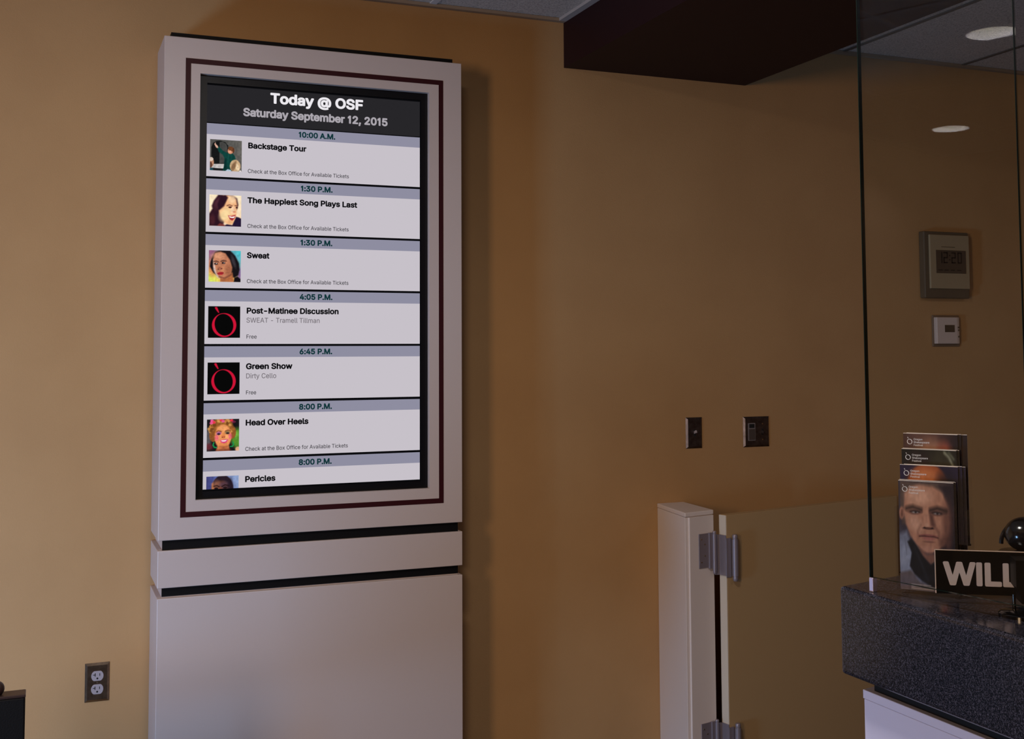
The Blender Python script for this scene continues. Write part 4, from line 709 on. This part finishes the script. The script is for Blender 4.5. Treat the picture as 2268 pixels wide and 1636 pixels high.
for dz in (.0275, .0868): obj('screw', disc_y(B(), x+.0835, z+dz, .0028, -.0068, -.004, 16), m_screw, t)

# ================================================================== CLOCK AND THERMOSTAT BEHIND THE GLASS
m_cframe = mat('clock_frame', rgb(92, 80, 62), .5); m_cface = mat('clock_face', rgb(156, 140, 110), .55); m_lcd = mat('clock_lcd', rgb(78, 66, 54), .3); m_dig = mat('lcd_digit', rgb(18, 14, 12), .5)
t = thing('digital_wall_clock', (3.447, 0, 1.62), 'grey digital clock reading 12:20 on the wall behind the counter glass', 'clock')
obj('case', box(B(), 3.3305, 3.5628, -.032, 0, 1.6215, 1.8945, .004), m_cframe, t)
obj('face_panel', box(B(), 3.3525, 3.5590, -.040, -.030, 1.6595, 1.8810, .003), m_cface, t)
lc = obj('display_window', box(B(), 3.3830, 3.5380, -.0415, -.038, 1.7230, 1.8175), m_lcd, t)
SEG = {'1': 'bc', '2': 'abged', '0': 'abcdef'}
def digit(sh, ch, x, z, w, hh, th=.0055):
    q = {'a': (x, x+w, z+hh-th, z+hh), 'd': (x, x+w, z, z+th), 'g': (x, x+w, z+hh/2-th/2, z+hh/2+th/2), 'f': (x, x+th, z+hh/2, z+hh), 'e': (x, x+th, z, z+hh/2), 'b': (x+w-th, x+w, z+hh/2, z+hh), 'c': (x+w-th, x+w, z, z+hh/2)}
    for s_ in SEG[ch]: sh.rect(*q[s_], m_dig)
for ch, x in zip('1220', (3.392, 3.420, 3.462, 3.494)):
    s = Sheet(-.0417); digit(s, ch, x, 1.764, .0225, .046); s.build('digit', lc)
for dz in (.012, .029):
    s = Sheet(-.0417); s.rect(3.4500, 3.4555, 1.764+dz, 1.7695+dz, m_dig); s.build('colon_dot', lc)
for x in (3.392, 3.424, 3.456, 3.490):
    s = Sheet(-.0417); s.rect(x, x+.022, 1.734, 1.7375, m_dig); s.build('small_readout', lc)
b = B(); cyl(b, (3.447-.035, -.0405, 1.831), (3.447+.035, -.0405, 1.831), .0012, seg=8); obj('maker_line', b, m_cframe, t)
m_th = mat('thermostat_white', rgb(208, 192, 182), .5)
t = thing('thermostat', (3.457, 0, 1.43), 'small off-white thermostat on the wall below the digital clock', 'thermostat')
b = B(); prism(b, [(3.3935, 0), (3.3935, -.024), (3.4985, -.024), (3.512, -.021), (3.5205, -.012), (3.5225, 0)][::-1], 1.4350, 1.5435, .0025); obj('housing', b, m_th, t)
obj('wall_plate', box(B(), 3.386, 3.526, -.006, 0, 1.424, 1.552, .002), mat('thermostat_plate', rgb(120, 100, 80), .6), t)
obj('display_window', box(B(), 3.4335, 3.4835, -.0255, -.02, 1.4825, 1.5115), m_lcd, t)
for bx, bz in ((3.5055, 1.5020), (3.5065, 1.4905), (3.5065, 1.4640)): obj('button', box(B(), bx-.004, bx+.004, -.0245, -.018, bz-.003, bz+.003), m_cframe, t)

# ================================================================== GATE POST AND GATE
m_post = mat('cream_paint', rgb(228, 216, 208), .5)
m_gate = mat('tan_laminate', rgb(184, 154, 110), .45)
m_edge = mat('pale_edging', rgb(214, 202, 182), .45)
m_hinge = mat('hinge_steel', rgb(150, 140, 146), .42, .45)
PA, PB, PC, PD = (2.0965, 0), (2.0577, -.2610), (2.1875, -.2290), (2.2050, 0)
t = thing('gate_post', (2.13, -.12, FLOOR), 'cream half-height post standing out from the wall, carrying the hinged gate', 'post')
obj('post_body', prism(B(), [PB, PC, PD, PA], FLOOR, .8395, .002), m_post, t)
def grow(pts, d):
    c = (sum(p[0] for p in pts)/len(pts), sum(p[1] for p in pts)/len(pts)); o = []
    for x, y in pts:
        L = math.hypot(x-c[0], y-c[1]); o.append((x+(x-c[0])/L*d, min(0, y+(y-c[1])/L*d)))
    return o
obj('post_cap', prism(B(), grow([PB, PC, PD, PA], .004), .8400, .8555, .003), m_post, t)
dv = Vector((PC[0]-PB[0], PC[1]-PB[1], 0)).normalized(); nv = Vector((dv.y, -dv.x, 0))
Mj = basis((PB[0]+dv.x*.0135, PB[1]+dv.y*.0135, 0), dv, -nv)
obj('jamb_board', xform(box(B(), 0, .116, -.008, -.0002, FLOOR, .8385, .001), Mj), m_post, t)

ga = math.radians(12.1); ge = Vector((math.cos(ga), math.sin(ga), 0)); gb = Vector((-math.sin(ga), math.cos(ga), 0))
G0 = (2.2123, -.2757)
Mg = basis((G0[0], G0[1], 0), ge, gb)
t = thing('swing_gate', (G0[0], G0[1], FLOOR+.02), 'low tan swing gate with a pale hinge edge, hung open against the wall', 'gate')
obj('gate_panel', xform(box(B(), .0015, .925, 0, .034, FLOOR+.02, .8400, .0012), Mg), m_gate, t)
obj('edge_strip', xform(box(B(), -.0012, .0012, .0006, .0334, FLOOR+.021, .8394), Mg), m_edge, t)
for zc in (.700, .060):
    k = zc-.700
    # plate across the gate edge, back barrel, flange on the post, flange on the gate, front barrel
    hg = obj('gate_hinge', xform(prism(B(), [(-.0060, -.002), (-.0030, -.002), (-.0030, .031), (-.0230, .0355), (-.0245, .0330), (-.0060, .0280)], .634+k, .772+k, .0006), Mg), m_hinge, t)
    hg['label'] = 'steel double spring hinge'
    obj('post_flange', xform(box(B(), .041, .092, -.0115, -.0085, .662+k, .779+k, .0008), Mj), m_hinge, hg)
    obj('flange_lip', xform(box(B(), .086, .102, -.017, -.0085, .658+k, .780+k, .001), Mj), m_hinge, hg)
    for nm, (lx, ly), rr, za, zb in (('back_barrel', (-.0275, .0305), .0072, .650, .775), ('front_barrel', (.0285, -.0125), .0112, .632, .757)):
        c = Mg @ Vector((lx, ly, 0)); q = rr/.0108
        prof = [(.0001, za-.018*q), (.0070*q, za-.017*q), (.0098*q, za-.010*q), (.0085*q, za-.004*q), (.0085*q, za), (rr, za), (rr, zb), (.0085*q, zb), (.0085*q, zb+.004*q), (.0098*q, zb+.010*q), (.0075*q, zb+.016*q), (.0001, zb+.017*q)]
        obj(nm, lathe(B(), prof, (c.x, c.y, k), 24), m_hinge, hg, True)
    obj('gate_flange', xform(box(B(), -.004, .020, -.0035, -.0005, .628+k, .762+k, .0008), Mg), m_hinge, hg)
    for (u, w) in ((.052, .682), (.052, .760), (.068, .703), (.068, .742)):
        obj('screw', cyl(B(), tuple(Mj @ Vector((u, -.0127, w+k))), tuple(Mj @ Vector((u, -.011, w+k))), .0026, seg=12), m_screw, hg)

# ================================================================== COUNTER
def granite():
    m = mat('black_granite', rgb(30, 30, 38), .16)
    nt = m.node_tree; b = nt.nodes['Principled BSDF']; tc = nt.nodes.new('ShaderNodeTexCoord')
    v = nt.nodes.new('ShaderNodeTexNoise'); v.inputs['Scale'].default_value = 620; v.inputs['Detail'].default_value = 2
    n = nt.nodes.new('ShaderNodeTexNoise'); n.inputs['Scale'].default_value = 260; n.inputs['Detail'].default_value = 2
    c1 = nt.nodes.new('ShaderNodeValToRGB'); c1.color_ramp.elements[0].position = .42; c1.color_ramp.elements[1].position = .72
    c1.color_ramp.elements[0].color = rgb(15, 15, 22); c1.color_ramp.elements[1].color = rgb(74, 72, 84)
    c2 = nt.nodes.new('ShaderNodeValToRGB'); c2.color_ramp.elements[0].position = .40; c2.color_ramp.elements[1].position = .62
    c2.color_ramp.elements[0].color = (.45, .45, .45, 1); c2.color_ramp.elements[1].color = (1, 1, 1, 1)
    mx = nt.nodes.new('ShaderNodeMix'); mx.data_type = 'RGBA'; mx.blend_type = 'MULTIPLY'; mx.inputs[0].default_value = 1
    nt.links.new(tc.outputs['Object'], v.inputs['Vector']); nt.links.new(tc.outputs['Object'], n.inputs['Vector'])
    nt.links.new(v.outputs['Fac'], c1.inputs[0]); nt.links.new(n.outputs['Fac'], c2.inputs[0])
    nt.links.new(c1.outputs[0], mx.inputs[6]); nt.links.new(c2.outputs[0], mx.inputs[7]); nt.links.new(mx.outputs[2], b.inputs['Base Color'])
    return m
m_granite = granite()
tag(obj('countertop', prism(B(), [(1.067, -4.6), (1.72, -4.6), (1.72, -2.206), (1.067, -2.366)], .9438, 1.067, .006, 3), m_granite, base=(1.39, -3.4, .9438)),
    'thick dark speckled stone countertop running toward the viewer under the glass', 'countertop')
m_base = mat('pale_laminate', rgb(188, 186, 206), .4)
t = thing('counter_cabinet', (1.4, -3.4, FLOOR), 'white counter base cabinet under the dark stone top at the right', 'cabinet')
obj('cabinet_body', prism(B(), [(1.1012, -4.6), (1.68, -4.6), (1.68, -2.232), (1.1012, -2.373)], FLOOR, .9065, .001), m_base, t)
obj('top_rail', prism(B(), [(1.1000, -4.6), (1.68, -4.6), (1.68, -2.231), (1.1000, -2.372)], .9070, .9195, .001), m_base, t)
obj('black_reveal', prism(B(), [(1.1100, -4.6), (1.67, -4.6), (1.67, -2.236), (1.1100, -2.385)], .9195, .9438), m_black, t)

# ------------------------------------------------------------------ glass screen standing on the counter
ga = math.radians(-11); pd = Vector((math.sin(ga), math.cos(ga), 0)); pn = Vector((math.cos(ga), -math.sin(ga), 0))
P0 = Vector((1.0815, -2.4165, 0)); PL = .2445
Mp = basis(P0, -pd, pn)                               # local x towards the viewer, y away from the public side
m_glass = clear('clear_glass', (.95, .965, .95, 1), .028)
m_gedge = mat('green_glass_edge', rgb(4, 20, 16), .3, spec=.2)
t = thing('glass_screen', (P0.x, P0.y, 1.067), 'clear upright glass pane with a dark green edge standing on the stone counter', 'glass screen')
def pane():
    bm = xform(box(B(), 0, PL, 0, .0060, 1.0868, 2.30), Mp); bm.faces.ensure_lookup_table()
    bmesh.ops.recalc_face_normals(bm, faces=bm.faces)
    for f in bm.faces: f.material_index = 0 if abs(f.normal.dot(pn)) > .9 else (2 if f.normal.dot(-pd) > .9 else 1)
    return bm
obj('glass_pane', pane(), [m_glass, m_gedge, clear('clear_edge', (.62, .68, .62, 1), .02)], t)
# the polished ends of the sheet show as solid green strips
obj('polished_edge', xform(box(B(), -.0008, .0004, -.0003, .0063, 1.0868, 2.30), Mp), m_gedge, t)
obj('polished_edge', xform(box(B(), PL+.0002, PL+.0010, .0, .0022, 1.0868, 2.30), Mp), m_gedge, t)
obj('glass_clamp', xform(box(B(), -.0010, .0060, -.0015, .0078, 1.067, 1.0866, .001), Mp), mat('clamp_metal', rgb(196, 184, 206), .3, .6), t)

# ------------------------------------------------------------------ tiered leaflet holder and its brochures
he = Vector((.56, -.828, 0)); hb = Vector((.828, .56, 0)); HW = .074; TS = .0105; TR = .0212
H0 = (1.1150, -2.4395, 1.067)
Mh = basis(H0, he, hb)
m_acry = clear('clear_acrylic', (.975, .975, .98, 1), .02, .25)
t = thing('leaflet_holder', H0, 'clear acrylic four-tier leaflet holder behind the glass on the counter', 'leaflet holder')
obj('back_sheet', xform(box(B(), -.004, HW+.014, 4*TS+.002, 4*TS+.004, .004, .16), Mh), m_acry, t)
for k in range(4):
    obj('tier_front', xform(box(B(), -.004, HW+.014, k*TS-.0025, k*TS-.001, .004+TR*k, .050+TR*k+(.06 if k == 0 else 0)), Mh), m_acry, t)
    obj('tier_shelf', xform(box(B(), -.004, HW+.014, k*TS-.001, (k+1)*TS-.0025, .004+TR*k, .0055+TR*k), Mh), m_acry, t)
for x in (-.0055, HW+.014): obj('side_sheet', xform(box(B(), x, x+.0015, -.0025, 4*TS+.004, .004, .118), Mh), m_acry, t)
for x in (.006, HW+.002):
    for y in (.004, 4*TS-.006): obj('foot', xform(cyl(B(), (x, y, 0), (x, y, .004), .005, seg=16), Mh), m_acry, t)
m_paper = mat('white_paper', rgb(226, 214, 212), .7)
m_print = picture('printed_cover', False); m_mark = mat('printed_white', rgb(226, 220, 222), .6)
BH = .1495
COVERS = [('portrait of a stern man in a dark coat', cover_portrait()), ('orange bald head on dark blue', cover_bald()), ('near-black cover with pale streaks', cover_dark()), ('flesh-toned cover fading to dark', cover_flesh())]
TNAME = ['front tier', 'second tier from the front', 'third tier from the front', 'back tier']
JIT = [[(0, 0, 0), (.001, .0012, 0), (.002, .0005, 0)], [(.000, 0, 0), (.005, .0006, 0), (.0088, .0000, 0)], [(0, 0, 0), (.0012, .0008, 0), (.003, .0002, 0)], [(0, 0, 0), (.004, .0005, 0), (.0115, .0, 0)]]
def make_brochure(k, label):
    o3 = Mh @ Vector((0, k*TS, .0056+TR*k))
    r = thing('brochure', o3, label, 'brochure', 'brochures in the leaflet holder')
    Mb = basis(o3, he, hb); wd = HW-(.0 if k != 1 else -.004)
    obj('pages', xform(box(B(), 0, wd, .0002, .0017, 0, BH), Mb), m_paper, r)
    s = Sheet(0.0); im = COVERS[k][1]; s.image(0, wd, 0, BH-.0006, im, m_print)
    cv = s.build('cover', r, Mb)
    s = Sheet(-.0002); n = 28; cx, cz, ro = .0088, BH-.0118, .0037
    for i in range(n):
        a, b_ = 2*math.pi*i/n, 2*math.pi*(i+1)/n
        th = lambda q: .00055+.0004*abs(math.cos(q-.5))
        s.poly([(cx+ro*math.cos(a), cz+ro*math.sin(a)), (cx+ro*math.cos(b_), cz+ro*math.sin(b_)), (cx+(ro-th(b_))*math.cos(b_), cz+(ro-th(b_))*math.sin(b_)), (cx+(ro-th(a))*math.cos(a), cz+(ro-th(a))*math.sin(a))], m_mark)
    s.poly([(cx-.0032, cz+.0062), (cx-.0024, cz+.0066), (cx-.0014, cz+.0042), (cx-.0018, cz+.0041)], m_mark)
    for i, wrd in enumerate(('Oregon', 'Shakespeare', 'Festival')): s.text([(wrd, .0142, BH-.0096-.0041*i, .0026, None, 'L')], m_mark, 0)
    s.build('cover_mark', cv, Mb)
    return r
for k in range(4):
    for j, (dx, dz, _) in enumerate(JIT[k]):
        if j == 0:
            first = make_brochure(k, 'brochure with %s, foremost in the %s' % (COVERS[k][0], TNAME[k]))
            continue
        q = first.copy(); COL.objects.link(q)
        q.location = first.location+he*dx+hb*(.0022*j)+Vector((0, 0, dz))
        q['label'] = 'brochure %s behind the foremost in the %s of the leaflet holder' % (('directly', 'last')[j-1], TNAME[k])
        for c in list(first.children):
            d = c.copy(); COL.objects.link(d); d.parent = q
            for c2 in list(c.children):
                d2 = c2.copy(); COL.objects.link(d2); d2.parent = d

# ------------------------------------------------------------------ WILL sign on its stand, and the black device behind
se = Vector((.822, -.569, 0)).normalized(); sb = Vector((-se.y, se.x, 0))
S0 = (1.1140, -2.5100, 0); Ms = basis(S0, se, sb)
m_sign = mat('sign_black', rgb(6, 5, 5), .5, spec=.15); m_let = mat('sign_letter', rgb(206, 190, 190), .5); m_rim = mat('sign_lit_edge', rgb(214, 186, 172), .5)
m_gloss = mat('gloss_black', rgb(12, 11, 12), .15)
SZ0, SZ1, SLEN = 1.0795, 1.1362, .128
t = thing('counter_sign', (1.154, -2.617, 1.067), 'black counter sign with white letters WILL on a round-footed stand', 'sign')
sp = obj('sign_plate', xform(box(B(), 0, SLEN, 0, .003, SZ0, SZ1), Ms), m_sign, t)
obj('plate_lit_edge', xform(box(B(), -.0006, SLEN, .0002, .0032, SZ1, SZ1+.0008), Ms), m_rim, sp)  # pale strips paint the light on the plate's top and left edges
obj('plate_lit_edge', xform(box(B(), -.0009, 0, .0002, .0032, SZ0, SZ1+.0008), Ms), m_rim, sp)
s = Sheet(-.0004); s.text([('WILL', .0100, SZ0+.0112, .0312, .0945, 'L')], m_let, 0, True); s.build('lettering', sp, Ms)
b = lathe(B(), [(.0001, 0), (.030, 0), (.030, .0035), (.027, .0055), (.0001, .0065)], (1.1580, -2.6150, 1.067), 40); obj('round_foot', b, m_gloss, t, True)
obj('stem', cyl(B(), (1.1545, -2.6035, 1.072), (1.1545, -2.6035, 1.092), .0022), m_gloss, t, True)
b = B()
pts = [(.0985, SZ0-.002), (.126, SZ0-.002), (.126, SZ1-.004), (.0925, SZ1-.004), (.0925, SZ0+.018), (.0970, SZ0+.0115)]
F = [b.verts.new((x, -.040, z)) for x, z in pts]; K = [b.verts.new((x, -.0012, z)) for x, z in pts]
b.faces.new(F); b.faces.new(list(reversed(K)))
for i in range(len(pts)): b.faces.new((F[i], F[(i+1) % len(pts)], K[(i+1) % len(pts)], K[i]))
obj('stand_clamp', xform(b, Ms), m_sign, t)

dc = Vector((1.4900, -2.3000, 0))
t = thing('counter_microphone', (dc.x, dc.y, 1.067), 'glossy black round-headed device at the right edge behind the sign', 'microphone')
b = lathe(B(), [(.0001, 0), (.045, 0), (.045, .006), (.04, .01), (.0001, .012)], (dc.x, dc.y, 1.067), 36); obj('base', b, m_gloss, t, True)
b = B(); bmesh.ops.create_uvsphere(b, u_segments=32, v_segments=20, radius=.033); xform(b, Matrix.Translation((dc.x, dc.y, 1.104)) @ Matrix.Diagonal((1, 1, .85, 1))); obj('head', b, m_gloss, t, True)
b = B(); n = 20
prev = None
for i in range(n+1):
    a = math.pi*i/n; c = Vector((-.0375*math.cos(a), 0, .006+.0375*math.sin(a)))
    if prev is not None: cyl(b, prev, c, .0035, seg=10)
    prev = c
xform(b, Matrix.Translation((dc.x, dc.y, 1.082)) @ Matrix.Rotation(math.radians(-38), 4, 'Z')); obj('arched_band', b, m_gloss, t, True)

# ================================================================== CHAIR AT THE LOWER LEFT
m_blk = mat('black_vinyl', rgb(7, 6, 6), .6, spec=.2, bump=(300, .2)); m_rimv = mat('brown_wood_lit_top', rgb(46, 30, 26), .4)
t = thing('waiting_chair', (-.27, -.97, FLOOR), 'black chair at the lower left, only its square back corner in view', 'chair')
obj('backrest', box(B(), -.52, -.0135, -1.2, -1.165, .33, .7225, .003), m_blk, t)
obj('top_rail', box(B(), -.52, -.0128, -1.201, -1.160, .7225, .7285, .0015), m_rimv, t)  # brown colour paints the light caught by the back's top face
obj('seat', box(B(), -.52, -.02, -1.16, -.70, .33, .385, .012), m_blk, t)
for x in (-.5, -.04):
    for y in (-1.18, -.72): obj('leg', cyl(B(), (x, y, FLOOR), (x, y, .335), .013), m_rimv, t, True)
b = B(); bmesh.ops.create_uvsphere(b, u_segments=24, v_segments=14, radius=.0145); xform(b, Matrix.Translation((-.0665, -1.183, .7405)) @ Matrix.Diagonal((1, 1, 1.05, 1))); obj('knob', b, m_rimv, t, True)
